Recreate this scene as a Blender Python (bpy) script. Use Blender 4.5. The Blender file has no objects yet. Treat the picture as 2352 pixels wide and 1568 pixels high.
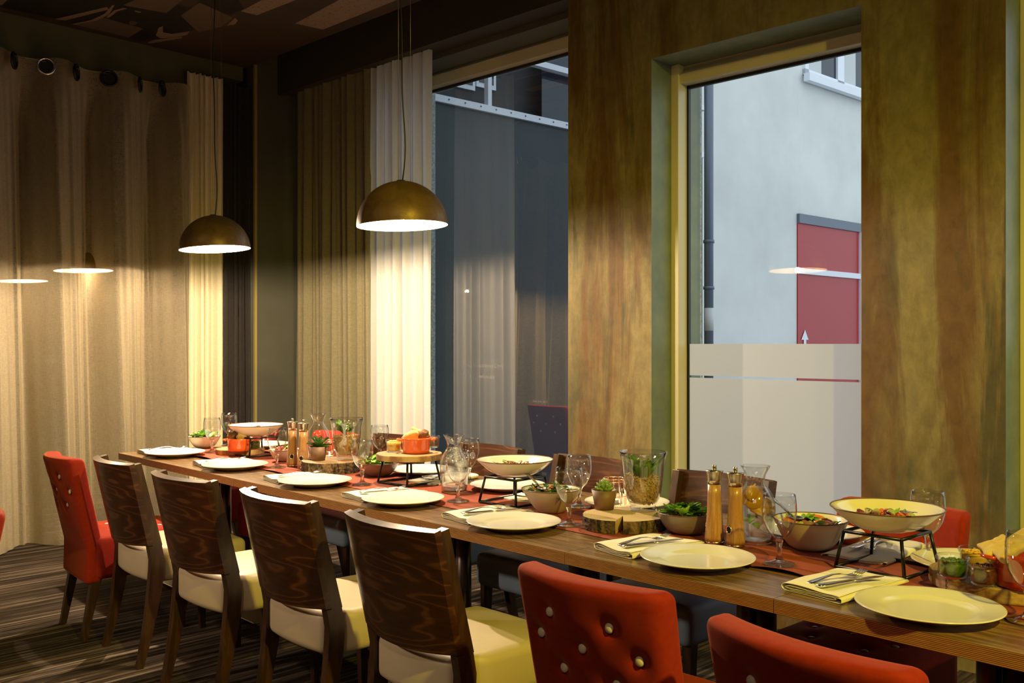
import bpy, bmesh, math, random
from mathutils import Vector, Matrix
PI = math.pi
random.seed(7)
SC = bpy.context.scene
COL = SC.collection

# ------------------------------------------------------------------ camera
F_PX, HOR, CX, CAM_H = 2200.0, 790.0, 1176.0, 1.37
YAW = math.atan2(0.698, 0.716)
cam_d = bpy.data.cameras.new('camera')
cam_d.sensor_width = 36.0
cam_d.lens = F_PX / 2352.0 * 36.0
cam_d.shift_y = (HOR - 784.0) / 2352.0
cam_d.clip_start = 0.02
cam = bpy.data.objects.new('camera', cam_d)
COL.objects.link(cam)
cam.location = (0, 0, CAM_H)
cam.rotation_euler = (PI / 2, 0, YAW)
SC.camera = cam

# ------------------------------------------------------------------ view, sky
SC.view_settings.view_transform = 'Standard'
SC.view_settings.look = 'None'
SC.view_settings.gamma = 1.0
SC.view_settings.use_curve_mapping = False
SC.view_settings.exposure = 0.0
cy = SC.cycles
cy.use_denoising = True
try:
    cy.denoiser = 'OPENIMAGEDENOISE'
except Exception:
    pass
cy.max_bounces = 10
cy.transparent_max_bounces = 40
cy.transmission_bounces = 10
cy.glossy_bounces = 5
cy.diffuse_bounces = 4
cy.sample_clamp_indirect = 6.0
cy.blur_glossy = 0.6
cy.caustics_refractive = False
cy.caustics_reflective = False

world = bpy.data.worlds.new('dusk_sky')
SC.world = world
world.use_nodes = True
wn = world.node_tree
bg = wn.nodes['Background']
bg.inputs['Color'].default_value = (0.80, 0.89, 0.97, 1)
bg.inputs['Strength'].default_value = 1.42


def lamp(name, kind, loc, energy, color, size=0.05, target=None, spot=None, blend=0.5):
    d = bpy.data.lights.new(name, kind)
    d.energy = energy
    d.color = color
    if kind == 'AREA':
        d.size = size
    else:
        d.shadow_soft_size = size
    if kind == 'SPOT':
        d.spot_size = spot
        d.spot_blend = blend
    o = bpy.data.objects.new(name, d)
    COL.objects.link(o)
    o.location = loc
    if target is not None:
        o.rotation_euler = (Vector(target) - Vector(loc)).to_track_quat('-Z', 'Y').to_euler()
    return o


WARM = (1.0, 0.77, 0.51)
YEL = (1.0, 0.80, 0.07)
# ceiling spotlights of the restaurant plus unseen ambient fill, behind and beside the camera
lamp('ceiling_spot_yellow', 'SPOT', (1.3, 0.9, 3.3), 560, YEL, 0.06, (-1.9, 2.6, 0.6), 1.25, 0.6)
lamp('ceiling_spot_wall', 'SPOT', (0.5, 2.4, 3.45), 95, YEL, 0.05, (-1.4, 4.2, 2.0), 1.5, 0.8)
lamp('ceiling_spot_warm', 'SPOT', (-0.6, -1.0, 3.4), 60, (1.0, 0.74, 0.46), 0.10, (-3.0, 1.9, 0.4), 1.0, 0.7)
lamp('ceiling_spot_left', 'SPOT', (-4.0, -0.8, 3.4), 22, (1.0, 0.74, 0.50), 0.10, (-5.2, 2.2, 0.4), 1.5, 0.8)
lamp('ambient_fill', 'AREA', (0.2, -1.2, 3.3), 14, (1.0, 0.80, 0.56), 1.6, (-2.6, 2.2, 0.6))  # wide area fill, not one of the spotlights

# spot added to brighten the seats' rear faces, left of the camera and outside the picture
lamp('seat_back_fill', 'SPOT', (-4.1, -0.5, 2.1), 130, (1.0, 0.76, 0.50), 0.05, (-3.3, 2.0, 0.35), 1.05, 0.7)
# fill light added for the seats under the tables, to the right of the picture
lamp('under_table_fill', 'POINT', (1.7, 2.75, 1.0), 38, (1.0, 0.80, 0.48), 0.08)

# ------------------------------------------------------------------ pixel -> place
def ray(u):
    a = (u - CX) / F_PX
    return 0.716 * a - 0.698, 0.698 * a + 0.716


def P(u, v, z=0.75):
    """place at height z seen at photo pixel (u, v)"""
    D = F_PX * (CAM_H - z) / (v - HOR)
    rx, ry = ray(u)
    return Vector((rx * D, ry * D, z))


def PY(u, v, y):
    """place on the plane of constant y"""
    rx, ry = ray(u)
    D = y / ry
    return Vector((rx * D, y, CAM_H + (HOR - v) / F_PX * D))


def PX(u, v, x):
    rx, ry = ray(u)
    D = x / rx
    return Vector((x, ry * D, CAM_H + (HOR - v) / F_PX * D))


# table frame: s along the table from its far left end, t across it
TA = -math.radians(3.07)
T0 = Vector((-5.418, 2.343, 0))
TU = Vector((math.cos(TA), math.sin(TA), 0))
TV = Vector((-math.sin(TA), math.cos(TA), 0))
TZ = 0.75
TDEPTH = 0.90


def T(s, t, z=TZ):
    p = T0 + TU * s + TV * t
    return Vector((p.x, p.y, z))


def ts(x):
    """table s for world x (at mid depth)"""
    return (x - T0.x) / math.cos(TA)


# ------------------------------------------------------------------ materials
MATS = {}


def _lin(c):
    return tuple(c) + (1.0,) if len(c) == 3 else tuple(c)


def mat(name, col, rough=0.5, metal=0.0, spec=0.5, coat=0.0, sheen=0.0, emit=None, es=0.0):
    m = bpy.data.materials.new(name)
    m.use_nodes = True
    b = m.node_tree.nodes['Principled BSDF']
    b.inputs['Base Color'].default_value = _lin(col)
    b.inputs['Roughness'].default_value = rough
    b.inputs['Metallic'].default_value = metal
    b.inputs['Specular IOR Level'].default_value = spec
    b.inputs['Coat Weight'].default_value = coat
    b.inputs['Coat Roughness'].default_value = 0.15
    b.inputs['Sheen Weight'].default_value = sheen
    if sheen:
        b.inputs['Sheen Roughness'].default_value = 0.4
    if emit is not None:
        b.inputs['Emission Color'].default_value = _lin(emit)
        b.inputs['Emission Strength'].default_value = es
    MATS[name] = m
    return m


def N(m, typ, **kw):
    n = m.node_tree.nodes.new(typ)
    for k, v in kw.items():
        setattr(n, k, v)
    return n


def L(m, a, b):
    m.node_tree.links.new(a, b)


def bsdf(m):
    return m.node_tree.nodes['Principled BSDF']


def mapping(m, scale=(1, 1, 1), rot=(0, 0, 0), coord='Object'):
    tc = N(m, 'ShaderNodeTexCoord')
    mp = N(m, 'ShaderNodeMapping')
    mp.inputs['Scale'].default_value = scale
    mp.inputs['Rotation'].default_value = rot
    L(m, tc.outputs[coord], mp.inputs['Vector'])
    return mp.outputs['Vector']


def noise(m, vec, scale=5.0, detail=4.0, rough=0.55, dist=0.0):
    n = N(m, 'ShaderNodeTexNoise')
    n.inputs['Scale'].default_value = scale
    n.inputs['Detail'].default_value = detail
    n.inputs['Roughness'].default_value = rough
    n.inputs['Distortion'].default_value = dist
    L(m, vec, n.inputs['Vector'])
    return n.outputs['Fac']


def ramp(m, fac, stops, interp='LINEAR'):
    r = N(m, 'ShaderNodeValToRGB')
    cr = r.color_ramp
    cr.interpolation = interp
    while len(cr.elements) < len(stops):
        cr.elements.new(0.5)
    for e, (p, c) in zip(cr.elements, stops):
        e.position = p
        e.color = _lin(c)
    L(m, fac, r.inputs['Fac'])
    return r.outputs['Color']


def mixc(m, fac, a, b, blend='MIX'):
    x = N(m, 'ShaderNodeMix', data_type='RGBA', blend_type=blend)
    for sock, val in ((x.inputs['Factor'], fac), (x.inputs['A'], a), (x.inputs['B'], b)):
        if hasattr(val, 'is_linked') or hasattr(val, 'node'):
            L(m, val, sock)
        elif isinstance(val, (int, float)):
            sock.default_value = val
        else:
            sock.default_value = _lin(val)
    # the RGBA sockets share names; pick them by type
    return [o for o in x.outputs if o.type == 'RGBA'][0]


def mix_rgba(m, fac, a, b, blend='MIX'):
    x = N(m, 'ShaderNodeMixRGB', blend_type=blend)
    for sock, val in ((x.inputs[0], fac), (x.inputs[1], a), (x.inputs[2], b)):
        if isinstance(val, bpy.types.NodeSocket):
            L(m, val, sock)
        elif isinstance(val, (int, float)):
            sock.default_value = val
        else:
            sock.default_value = _lin(val)
    return x.outputs[0]


def bump(m, h, strength=0.3, dist=0.01):
    b = N(m, 'ShaderNodeBump')
    b.inputs['Strength'].default_value = strength
    b.inputs['Distance'].default_value = dist
    L(m, h, b.inputs['Height'])
    L(m, b.outputs['Normal'], bsdf(m).inputs['Normal'])


def noisy(name, ca, cb, scale=6.0, stretch=(1, 1, 1), lo=0.35, hi=0.65, rough=0.5, bumps=0.0, detail=5, dist=0.0, coord='Object', **kw):
    m = mat(name, ca, rough, **kw)
    vec = mapping(m, stretch, coord=coord)
    f = noise(m, vec, scale, detail, 0.6, dist)
    L(m, ramp(m, f, [(lo, ca), (hi, cb)]), bsdf(m).inputs['Base Color'])
    if bumps:
        bump(m, f, bumps, 0.004)
    return m


def glass_mat(name, col=(1, 1, 1), thin=0.30, ior=1.45):
    m = bpy.data.materials.new(name)
    m.use_nodes = True
    nt = m.node_tree
    nt.nodes.clear()
    out = nt.nodes.new('ShaderNodeOutputMaterial')
    g = nt.nodes.new('ShaderNodeBsdfGlass')
    g.inputs['Color'].default_value = _lin(col)
    g.inputs['Roughness'].default_value = 0.0
    g.inputs['IOR'].default_value = ior
    t = nt.nodes.new('ShaderNodeBsdfTransparent')
    t.inputs['Color'].default_value = _lin(col)
    mx = nt.nodes.new('ShaderNodeMixShader')
    mx.inputs[0].default_value = thin
    nt.links.new(g.outputs[0], mx.inputs[1])
    nt.links.new(t.outputs[0], mx.inputs[2])
    nt.links.new(mx.outputs[0], out.inputs[0])
    MATS[name] = m
    return m


def pane_mat(name, tint=(0.93, 0.97, 0.96), boost=1.9, ior=1.5):
    """thin window pane: see-through with a Fresnel mirror image (two panes of the unit)"""
    m = bpy.data.materials.new(name)
    m.use_nodes = True
    nt = m.node_tree
    nt.nodes.clear()
    out = nt.nodes.new('ShaderNodeOutputMaterial')
    t = nt.nodes.new('ShaderNodeBsdfTransparent')
    t.inputs['Color'].default_value = _lin(tint)
    g = nt.nodes.new('ShaderNodeBsdfGlossy')
    g.inputs['Roughness'].default_value = 0.0
    lw0 = nt.nodes.new('ShaderNodeLayerWeight')
    lw0.inputs['Blend'].default_value = 0.5
    pw = nt.nodes.new('ShaderNodeMath')
    pw.operation = 'POWER'
    pw.inputs[1].default_value = 5.0
    nt.links.new(lw0.outputs['Facing'], pw.inputs[0])
    fr = nt.nodes.new('ShaderNodeMath')
    fr.operation = 'MULTIPLY_ADD'
    fr.inputs[1].default_value = 0.95
    fr.inputs[2].default_value = 0.045
    nt.links.new(pw.outputs[0], fr.inputs[0])
    mul = nt.nodes.new('ShaderNodeMath')
    mul.operation = 'MULTIPLY'
    mul.use_clamp = True
    mul.inputs[1].default_value = boost
    mx = nt.nodes.new('ShaderNodeMixShader')
    nt.links.new(fr.outputs[0], mul.inputs[0])
    nt.links.new(mul.outputs[0], mx.inputs[0])
    nt.links.new(t.outputs[0], mx.inputs[1])
    nt.links.new(g.outputs[0], mx.inputs[2])
    nt.links.new(mx.outputs[0], out.inputs[0])
    MATS[name] = m
    return m


def thin_glass(name, tint, ior=1.5, boost=2.0, rim=0.0):
    m = pane_mat(name, tint, boost, ior)
    nt = m.node_tree
    tr = [n for n in nt.nodes if n.type == 'BSDF_TRANSPARENT'][0]
    lw = nt.nodes.new('ShaderNodeLayerWeight')
    lw.inputs['Blend'].default_value = 0.22
    cr = nt.nodes.new('ShaderNodeValToRGB')
    cr.color_ramp.elements[0].position = 0.74
    cr.color_ramp.elements[0].color = _lin(tint)
    cr.color_ramp.elements[1].position = 1.0
    cr.color_ramp.elements[1].color = (0.60, 0.62, 0.60, 1)
    nt.links.new(lw.outputs['Facing'], cr.inputs[0])
    nt.links.new(cr.outputs[0], tr.inputs['Color'])
    return m


def cloth_mat(name, ca, cb, see=0.0, trans=0.3, scale=900.0, streak=6.0):
    """woven fabric: diffuse + translucent + an open weave that shows what lies behind"""
    m = bpy.data.materials.new(name)
    m.use_nodes = True
    nt = m.node_tree
    nt.nodes.clear()
    out = nt.nodes.new('ShaderNodeOutputMaterial')
    vec = mapping(m, (1, 1, 0.12))
    vec2 = mapping(m, (0.12, 0.12, 1))
    f = noise(m, vec, scale * 0.3, 3)
    f2 = noise(m, vec2, scale * 0.3, 3)
    add = N(m, 'ShaderNodeMath', operation='ADD')
    L(m, f, add.inputs[0])
    L(m, f2, add.inputs[1])
    half = N(m, 'ShaderNodeMath', operation='MULTIPLY')
    half.inputs[1].default_value = 0.5
    L(m, add.outputs[0], half.inputs[0])
    c = ramp(m, half.outputs[0], [(0.38, ca), (0.62, cb)])
    d = N(m, 'ShaderNodeBsdfDiffuse')
    tr = N(m, 'ShaderNodeBsdfTranslucent')
    L(m, c, d.inputs['Color'])
    L(m, c, tr.inputs['Color'])
    mx = N(m, 'ShaderNodeMixShader')
    mx.inputs[0].default_value = trans
    L(m, d.outputs[0], mx.inputs[1])
    L(m, tr.outputs[0], mx.inputs[2])
    last = mx.outputs[0]
    if see > 0:
        tp = N(m, 'ShaderNodeBsdfTransparent')
        m2 = N(m, 'ShaderNodeMixShader')
        m2.inputs[0].default_value = see
        if see > 0.1:
            # threads close up where the cloth turns away from the eye
            lw = N(m, 'ShaderNodeLayerWeight')
            lw.inputs['Blend'].default_value = 0.5
            rr = ramp(m, lw.outputs['Facing'], [(0.10, (see * 2, see * 2, see * 2)), (0.50, (see * 0.6, see * 0.6, see * 0.6))])
            L(m, rr, m2.inputs[0])
        L(m, last, m2.inputs[1])
        L(m, tp.outputs[0], m2.inputs[2])
        last = m2.outputs[0]
    nt.links.new(last, out.inputs[0])
    MATS[name] = m
    return m


# ------------------------------------------------------------------ mesh builder
class MB:
    def __init__(self):
        self.v, self.f, self.m, self.s = [], [], [], []

    def add(self, vs, fs, mat=0, smooth=True):
        o = len(self.v)
        self.v += [tuple(p) for p in vs]
        for f in fs:
            self.f.append(tuple(i + o for i in f))
            self.m.append(mat)
            self.s.append(smooth)
        return self

    def box(self, c, size, rz=0.0, mat=0, M=None):
        hx, hy, hz = size[0] / 2, size[1] / 2, size[2] / 2
        vs = [Vector((sx * hx, sy * hy, sz * hz)) for sz in (-1, 1) for sy in (-1, 1) for sx in (-1, 1)]
        R = M if M is not None else Matrix.Rotation(rz, 3, 'Z')
        vs = [R @ p + Vector(c) for p in vs]
        return self.add(vs, [(0, 2, 3, 1), (4, 5, 7, 6), (0, 1, 5, 4), (2, 6, 7, 3), (0, 4, 6, 2), (1, 3, 7, 5)], mat, False)

    def bb(self, x0, x1, y0, y1, z0, z1, mat=0):
        return self.box(((x0 + x1) / 2, (y0 + y1) / 2, (z0 + z1) / 2), (abs(x1 - x0), abs(y1 - y0), abs(z1 - z0)), 0, mat)

    def lathe(self, prof, n=32, c=(0, 0, 0), mat=0, M=None, cap=False, wob=None):
        """prof: (r, z) pairs from the outside in; r = 0 closes to a pole"""
        vs, fs, rows = [], [], []
        for (r, z) in prof:
            if r <= 1e-6:
                rows.append([len(vs)])
                vs.append(Vector((0, 0, z)))
            else:
                rows.append(list(range(len(vs), len(vs) + n)))
                for k in range(n):
                    a = 2 * PI * k / n
                    rr = r * (wob(a, z) if wob else 1.0)
                    vs.append(Vector((rr * math.cos(a), rr * math.sin(a), z)))
        for A, B in zip(rows, rows[1:]):
            if len(A) == 1 and len(B) == 1:
                continue
            for k in range(n):
                k2 = (k + 1) % n
                if len(A) == 1:
                    fs.append((A[0], B[k2], B[k]))
                elif len(B) == 1:
                    fs.append((A[k], A[k2], B[0]))
                else:
                    fs.append((A[k], A[k2], B[k2], B[k]))
        if cap:
            if len(rows[0]) > 1:
                fs.append(tuple(reversed(rows[0])))
            if len(rows[-1]) > 1:
                fs.append(tuple(rows[-1]))
        if M is not None:
            vs = [M @ p for p in vs]
        vs = [p + Vector(c) for p in vs]
        return self.add(vs, fs, mat, True)

    def tube(self, pts, r, n=8, mat=0, closed=False, caps=True, sx=1.0, up=None):
        pts = [Vector(p) for p in pts]
        rs = r if isinstance(r, (list, tuple)) else [r] * len(pts)
        vs, fs = [], []
        prev = None
        cnt = len(pts)
        for i, p in enumerate(pts):
            if closed:
                d = pts[(i + 1) % cnt] - pts[i - 1]
            else:
                d = pts[min(i + 1, cnt - 1)] - pts[max(i - 1, 0)]
            d.normalize()
            if prev is None:
                h = Vector(up) if up else (Vector((0, 0, 1)) if abs(d.z) < 0.9 else Vector((1, 0, 0)))
                a = d.cross(h).normalized()
            else:
                a = (prev - d * prev.dot(d)).normalized()
            prev = a
            b = d.cross(a)
            for k in range(n):
                t = 2 * PI * k / n
                vs.append(p + (a * math.cos(t) * sx + b * math.sin(t)) * rs[i])
        seg = cnt if closed else cnt - 1
        for i in range(seg):
            j = (i + 1) % cnt
            for k in range(n):
                k2 = (k + 1) % n
                fs.append((i * n + k, i * n + k2, j * n + k2, j * n + k))
        if caps and not closed:
            fs.append(tuple(reversed(range(n))))
            fs.append(tuple(range((cnt - 1) * n, cnt * n)))
        return self.add(vs, fs, mat, True)

    def bar(self, rows, mat=0, smooth=False):
        """sweep of four-cornered sections: rows = list of 4 points each"""
        vs = [Vector(p) for r in rows for p in r]
        fs = [(3, 2, 1, 0)]
        for i in range(len(rows) - 1):
            for k in range(4):
                k2 = (k + 1) % 4
                fs.append((i * 4 + k, i * 4 + k2, i * 4 + 4 + k2, i * 4 + 4 + k))
        o = (len(rows) - 1) * 4
        fs.append((o, o + 1, o + 2, o + 3))
        return self.add(vs, fs, mat, smooth)

    def ball(self, c, r, nu=12, nv=8, mat=0, fn=None, M=None):
        r = r if isinstance(r, (tuple, list)) else (r, r, r)
        vs, fs = [], []
        for j in range(nv + 1):
            th = PI * j / nv
            for i in range(nu):
                ph = 2 * PI * i / nu
                p = Vector((math.sin(th) * math.cos(ph), math.sin(th) * math.sin(ph), math.cos(th)))
                k = fn(p) if fn else 1.0
                q = Vector((p.x * r[0], p.y * r[1], p.z * r[2])) * k
                if M is not None:
                    q = M @ q
                vs.append(q + Vector(c))
        for j in range(nv):
            for i in range(nu):
                i2 = (i + 1) % nu
                fs.append((j * nu + i, (j + 1) * nu + i, (j + 1) * nu + i2, j * nu + i2))
        return self.add(vs, fs, mat, True)

    def grid(self, fn, nu, nv, mat=0, smooth=True):
        vs = [fn(i / nu, j / nv) for j in range(nv + 1) for i in range(nu + 1)]
        w = nu + 1
        fs = [(j * w + i, j * w + i + 1, (j + 1) * w + i + 1, (j + 1) * w + i) for j in range(nv) for i in range(nu)]
        return self.add(vs, fs, mat, smooth)

    def rbox(self, c, size, r, n=10, fn=None, mat=0, M=None):
        """box with rounded edges on an even grid, moved by fn (local point -> point)"""
        hx, hy, hz = size[0] / 2, size[1] / 2, size[2] / 2
        ns = [n] * 3 if isinstance(n, int) else n
        r = min(r, hx, hy, hz)

        def line(h, k):
            # denser near the edges so that the rounding is smooth
            e = [-h, -h + r * 0.12, -h + r * 0.35, -h + r * 0.65, -h + r]
            mid = [(-h + r) + (2 * (h - r)) * i / k for i in range(1, k)]
            return e + mid + [-t for t in reversed(e)]
        X, Y, Z = line(hx, ns[0]), line(hy, ns[1]), line(hz, ns[2])

        def place(p):
            q = Vector(p)
            inner = Vector((max(-hx + r, min(hx - r, q.x)), max(-hy + r, min(hy - r, q.y)), max(-hz + r, min(hz - r, q.z))))
            d = q - inner
            if d.length > 1e-9:
                q = inner + d.normalized() * r
            if fn:
                q = Vector(fn(q))
            if M is not None:
                q = M @ q
            return q + Vector(c)
        idx, vs, fs = {}, [], []

        def vid(i, j, k):
            key = (i, j, k)
            if key not in idx:
                idx[key] = len(vs)
                vs.append(place((X[i], Y[j], Z[k])))
            return idx[key]
        a, b, g = len(X) - 1, len(Y) - 1, len(Z) - 1
        for i in range(a):
            for j in range(b):
                fs.append((vid(i, j, 0), vid(i, j + 1, 0), vid(i + 1, j + 1, 0), vid(i + 1, j, 0)))
                fs.append((vid(i, j, g), vid(i + 1, j, g), vid(i + 1, j + 1, g), vid(i, j + 1, g)))
        for i in range(a):
            for k in range(g):
                fs.append((vid(i, 0, k), vid(i + 1, 0, k), vid(i + 1, 0, k + 1), vid(i, 0, k + 1)))
                fs.append((vid(i, b, k), vid(i, b, k + 1), vid(i + 1, b, k + 1), vid(i + 1, b, k)))
        for j in range(b):
            for k in range(g):
                fs.append((vid(0, j, k), vid(0, j, k + 1), vid(0, j + 1, k + 1), vid(0, j + 1, k)))
                fs.append((vid(a, j, k), vid(a, j + 1, k), vid(a, j + 1, k + 1), vid(a, j, k + 1)))
        return self.add(vs, fs, mat, True)

    def build(self, name, mats, parent=None, bevel=0.0, solid=0.0, sub=0, offset=0.0):
        me = bpy.data.meshes.new(name)
        me.from_pydata(self.v, [], self.f)
        mats = mats if isinstance(mats, (list, tuple)) else [mats]
        for m in mats:
            me.materials.append(MATS[m] if isinstance(m, str) else m)
        me.polygons.foreach_set('material_index', self.m)
        me.polygons.foreach_set('use_smooth', self.s)
        me.update()
        o = bpy.data.objects.new(name, me)
        COL.objects.link(o)
        if parent is not None:
            o.parent = parent
        if solid:
            md = o.modifiers.new('solid', 'SOLIDIFY')
            md.thickness = solid
            md.offset = offset
        if bevel:
            md = o.modifiers.new('bevel', 'BEVEL')
            md.width = bevel
            md.segments = 2
            md.limit_method = 'ANGLE'
            md.angle_limit = math.radians(40)
        if sub:
            md = o.modifiers.new('sub', 'SUBSURF')
            md.levels = sub
            md.render_levels = sub
        return o


def place_mesh(o, loc, rz=0.0):
    o.location = loc
    o.rotation_euler = (0, 0, rz)
    return o


def thing(name, label, cat, loc=(0, 0, 0), rz=0.0, group=None):
    o = bpy.data.objects.new(name, None)
    COL.objects.link(o)
    o.empty_display_size = 0.05
    o.location = loc
    o.rotation_euler = (0, 0, rz)
    o['label'] = label
    o['category'] = cat
    if group:
        o['group'] = group
    return o


def tag(o, label, cat, group=None, kind=None):
    o['label'] = label
    o['category'] = cat
    if group:
        o['group'] = group
    if kind:
        o['kind'] = kind
    return o


def struct(o):
    o['kind'] = 'structure'
    return o


def dup(root, loc, rz, label=None, group=None):
    """a copy of a thing with copies of its parts and sub-parts"""
    r = root.copy()
    COL.objects.link(r)
    r.location = loc
    r.rotation_euler = (0, 0, rz)
    if label:
        r['label'] = label
    if group:
        r['group'] = group
    for ch in list(root.children):
        c = ch.copy()
        COL.objects.link(c)
        c.parent = r
        for g in list(ch.children):
            d = g.copy()
            COL.objects.link(d)
            d.parent = c
    return r


class Proto:
    """builds a thing the first time, copies it after that"""
    def __init__(self, make):
        self.make, self.o = make, None

    def put(self, loc, rz, label, group=None):
        if self.o is None:
            self.o = self.make()
            o = self.o
            o.location = loc
            o.rotation_euler = (0, 0, rz)
            o['label'] = label
            if group:
                o['group'] = group
            return o
        o = dup(self.o, loc, rz, label, group)
        return o
# ================================================================== materials of the room
# patinated plaster: ochre, rust-brown and grey-green washed over each other
def patina():
    m = mat('patinated_plaster', (0.3, 0.22, 0.09), 0.62, spec=0.25)
    v1 = mapping(m, (1.0, 1.0, 0.30))
    v2 = mapping(m, (1.0, 1.0, 0.16))
    f1 = noise(m, v1, 2.4, 6, 0.62, 0.6)
    f2 = noise(m, mapping(m, (1, 1, 0.10)), 3.0, 8, 0.68, 0.9)
    f3 = noise(m, mapping(m, (1, 1, 0.7)), 16, 6, 0.7, 0.3)
    c1 = ramp(m, f1, [(0.32, (0.070, 0.066, 0.034)), (0.43, (0.145, 0.114, 0.045)), (0.52, (0.195, 0.155, 0.066)), (0.62, (0.165, 0.138, 0.070)), (0.74, (0.115, 0.064, 0.022))])
    mask = ramp(m, f2, [(0.49, (0, 0, 0)), (0.60, (0.9, 0.9, 0.9))])
    c2 = mix_rgba(m, mask, c1, (0.108, 0.054, 0.018))
    v4 = mapping(m, (1.0, 1.0, 0.09))
    f4 = noise(m, v4, 7.5, 5, 0.6, 0.4)
    f5 = noise(m, mapping(m, (1, 1, 0.5)), 1.3, 3, 0.5)
    dm = N(m, 'ShaderNodeMath', operation='MULTIPLY')
    L(m, ramp(m, f4, [(0.55, (0, 0, 0)), (0.62, (0.9, 0.9, 0.9))]), dm.inputs[0])
    L(m, ramp(m, f5, [(0.50, (0, 0, 0)), (0.58, (1, 1, 1))]), dm.inputs[1])
    c2 = mix_rgba(m, dm.outputs[0], c2, (0.062, 0.056, 0.026))
    fine = ramp(m, f3, [(0.3, (0.72, 0.72, 0.72)), (0.7, (1.15, 1.15, 1.15))])
    c3 = mix_rgba(m, 1.0, c2, fine, 'MULTIPLY')
    L(m, c3, bsdf(m).inputs['Base Color'])
    bump(m, f3, 0.25, 0.004)


patina()
noisy('grey_green_paint', (0.13, 0.165, 0.13), (0.20, 0.23, 0.15), 7, lo=0.35, hi=0.7, rough=0.5)
noisy('olive_wall_paint', (0.080, 0.074, 0.032), (0.095, 0.088, 0.038), 3, rough=0.8)
noisy('dark_panel_paint', (0.072, 0.070, 0.052), (0.082, 0.080, 0.060), 3, rough=0.55)
noisy('beam_brown_paint', (0.026, 0.020, 0.012), (0.030, 0.024, 0.014), 3, rough=0.7)
mat('brass_trim', (0.50, 0.42, 0.16), 0.35, 0.5)
mat('cream_window_frame', (0.60, 0.54, 0.36), 0.38)
mat('rubber_seal', (0.006, 0.006, 0.006), 0.5)
noisy('plain_far_wall', (0.16, 0.12, 0.075), (0.19, 0.145, 0.09), 2, rough=0.8)
mat('black_matte', (0.004, 0.004, 0.004), 0.8)


def carpet():
    m = mat('striped_carpet', (0.06, 0.045, 0.035), 0.95, spec=0.1)
    vec = mapping(m, (1.0, 0.028, 1.0), (0, 0, math.radians(3.2)))
    f = noise(m, vec, 34, 5, 0.7, 0.15)
    f2 = noise(m, mapping(m, (1.0, 0.05, 1.0), (0, 0, math.radians(3.2))), 7, 2, 0.5)
    s = ramp(m, f, [(0.40, (0.018, 0.013, 0.010)), (0.50, (0.055, 0.040, 0.030)), (0.58, (0.150, 0.115, 0.085)), (0.70, (0.30, 0.24, 0.18))])
    k = ramp(m, f2, [(0.38, (0.45, 0.45, 0.45)), (0.62, (1.1, 1.1, 1.1))])
    c = mix_rgba(m, 1.0, s, k, 'MULTIPLY')
    L(m, c, bsdf(m).inputs['Base Color'])
    fine = noise(m, mapping(m, (1, 1, 1)), 420, 2)
    bump(m, fine, 0.5, 0.003)


carpet()
noisy('ceiling_dark_print', (0.030, 0.016, 0.011), (0.052, 0.026, 0.018), 3, rough=0.7, stretch=(1, 0.3, 1))
m_ = mat('ceiling_pale_print', (0.30, 0.20, 0.145), 0.7)
f_ = noise(m_, mapping(m_, (1, 1, 1)), 55, 6, 0.75)
L(m_, ramp(m_, f_, [(0.36, (0.05, 0.03, 0.02)), (0.43, (0.22, 0.145, 0.105)), (0.8, (0.25, 0.17, 0.12))]), bsdf(m_).inputs['Base Color'])
mat('ceiling_mauve_print', (0.10, 0.065, 0.048), 0.7)
mat('ceiling_black_print', (0.008, 0.006, 0.005), 0.6)

# ================================================================== shell
WY = 4.20          # face of the window wall
XL = -6.85         # face of the left wall
ZC = 3.57          # printed ceiling

mb = MB()
mb.bb(-12.0, 3.4, -3.2, 4.76, -0.05, 0.0)
struct(mb.build('floor', 'striped_carpet'))


def facing(o, axis_mat, other):
    """give the faces that look along -y one material and the others another"""
    me = o.data
    for p in me.polygons:
        p.material_index = 0 if abs(p.normal.y) > 0.5 else 1


# window wall: piers, lintels and sills round three tall openings
W1 = (-6.30, -3.64, 0.12, 3.335)
Y1 = 4.60         # recess of the large left window
W2 = (-3.05, -1.891, 0.12, 2.90)
W3 = (-1.284, -0.124, 0.12, 2.90)
mb = MB()
WT = 0.42
mb.bb(W1[1], W2[0], WY, WY + 0.28, 0, 3.9)
mb.bb(W1[1], W2[0] - 0.06, WY + 0.28, Y1 + 0.16, 0, 3.9)
mb.bb(W2[1], W3[0], WY, WY + WT, 0, 3.9)
mb.bb(W3[1], 3.4, WY, WY + WT, 0, 3.9)
mb.bb(W2[0], W2[1], WY, WY + WT, W2[3], 3.9)
mb.bb(W3[0], W3[1], WY, WY + WT, W3[3], 3.9)
for w in (W2, W3):
    mb.bb(w[0], w[1], WY, WY + WT, 0, w[2])
wall = struct(mb.build('wall_back', ['patinated_plaster', 'grey_green_paint']))
facing(wall, 0, 1)
mb = MB()
mb.bb(-6.95, W1[0], Y1, Y1 + 0.16, 0, 3.9)
mb.bb(W1[0], W1[1], Y1, Y1 + 0.16, 0, W1[2])
mb.bb(W1[0], W1[1], Y1, Y1 + 0.16, W1[3], 3.9)
mb.bb(-6.72, W1[1], WY + 0.19, Y1, 3.345, 3.9)
struct(mb.build('trim_1', 'dark_panel_paint'))
# dark beam across window 1, curtains hang behind it
mb = MB()
mb.bb(-6.72, W1[1], WY - 0.005, WY + 0.06, 3.37, 3.9)
mb.bb(-6.72, W1[1], WY + 0.06, WY + 0.19, 3.385, 3.9)
struct(mb.build('trim_2', 'beam_brown_paint'))

# windows: frame, seal, pane
pane_mat('window_glass')
pane_mat('coated_glass', (0.78, 0.84, 0.86), 5.5)


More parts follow.
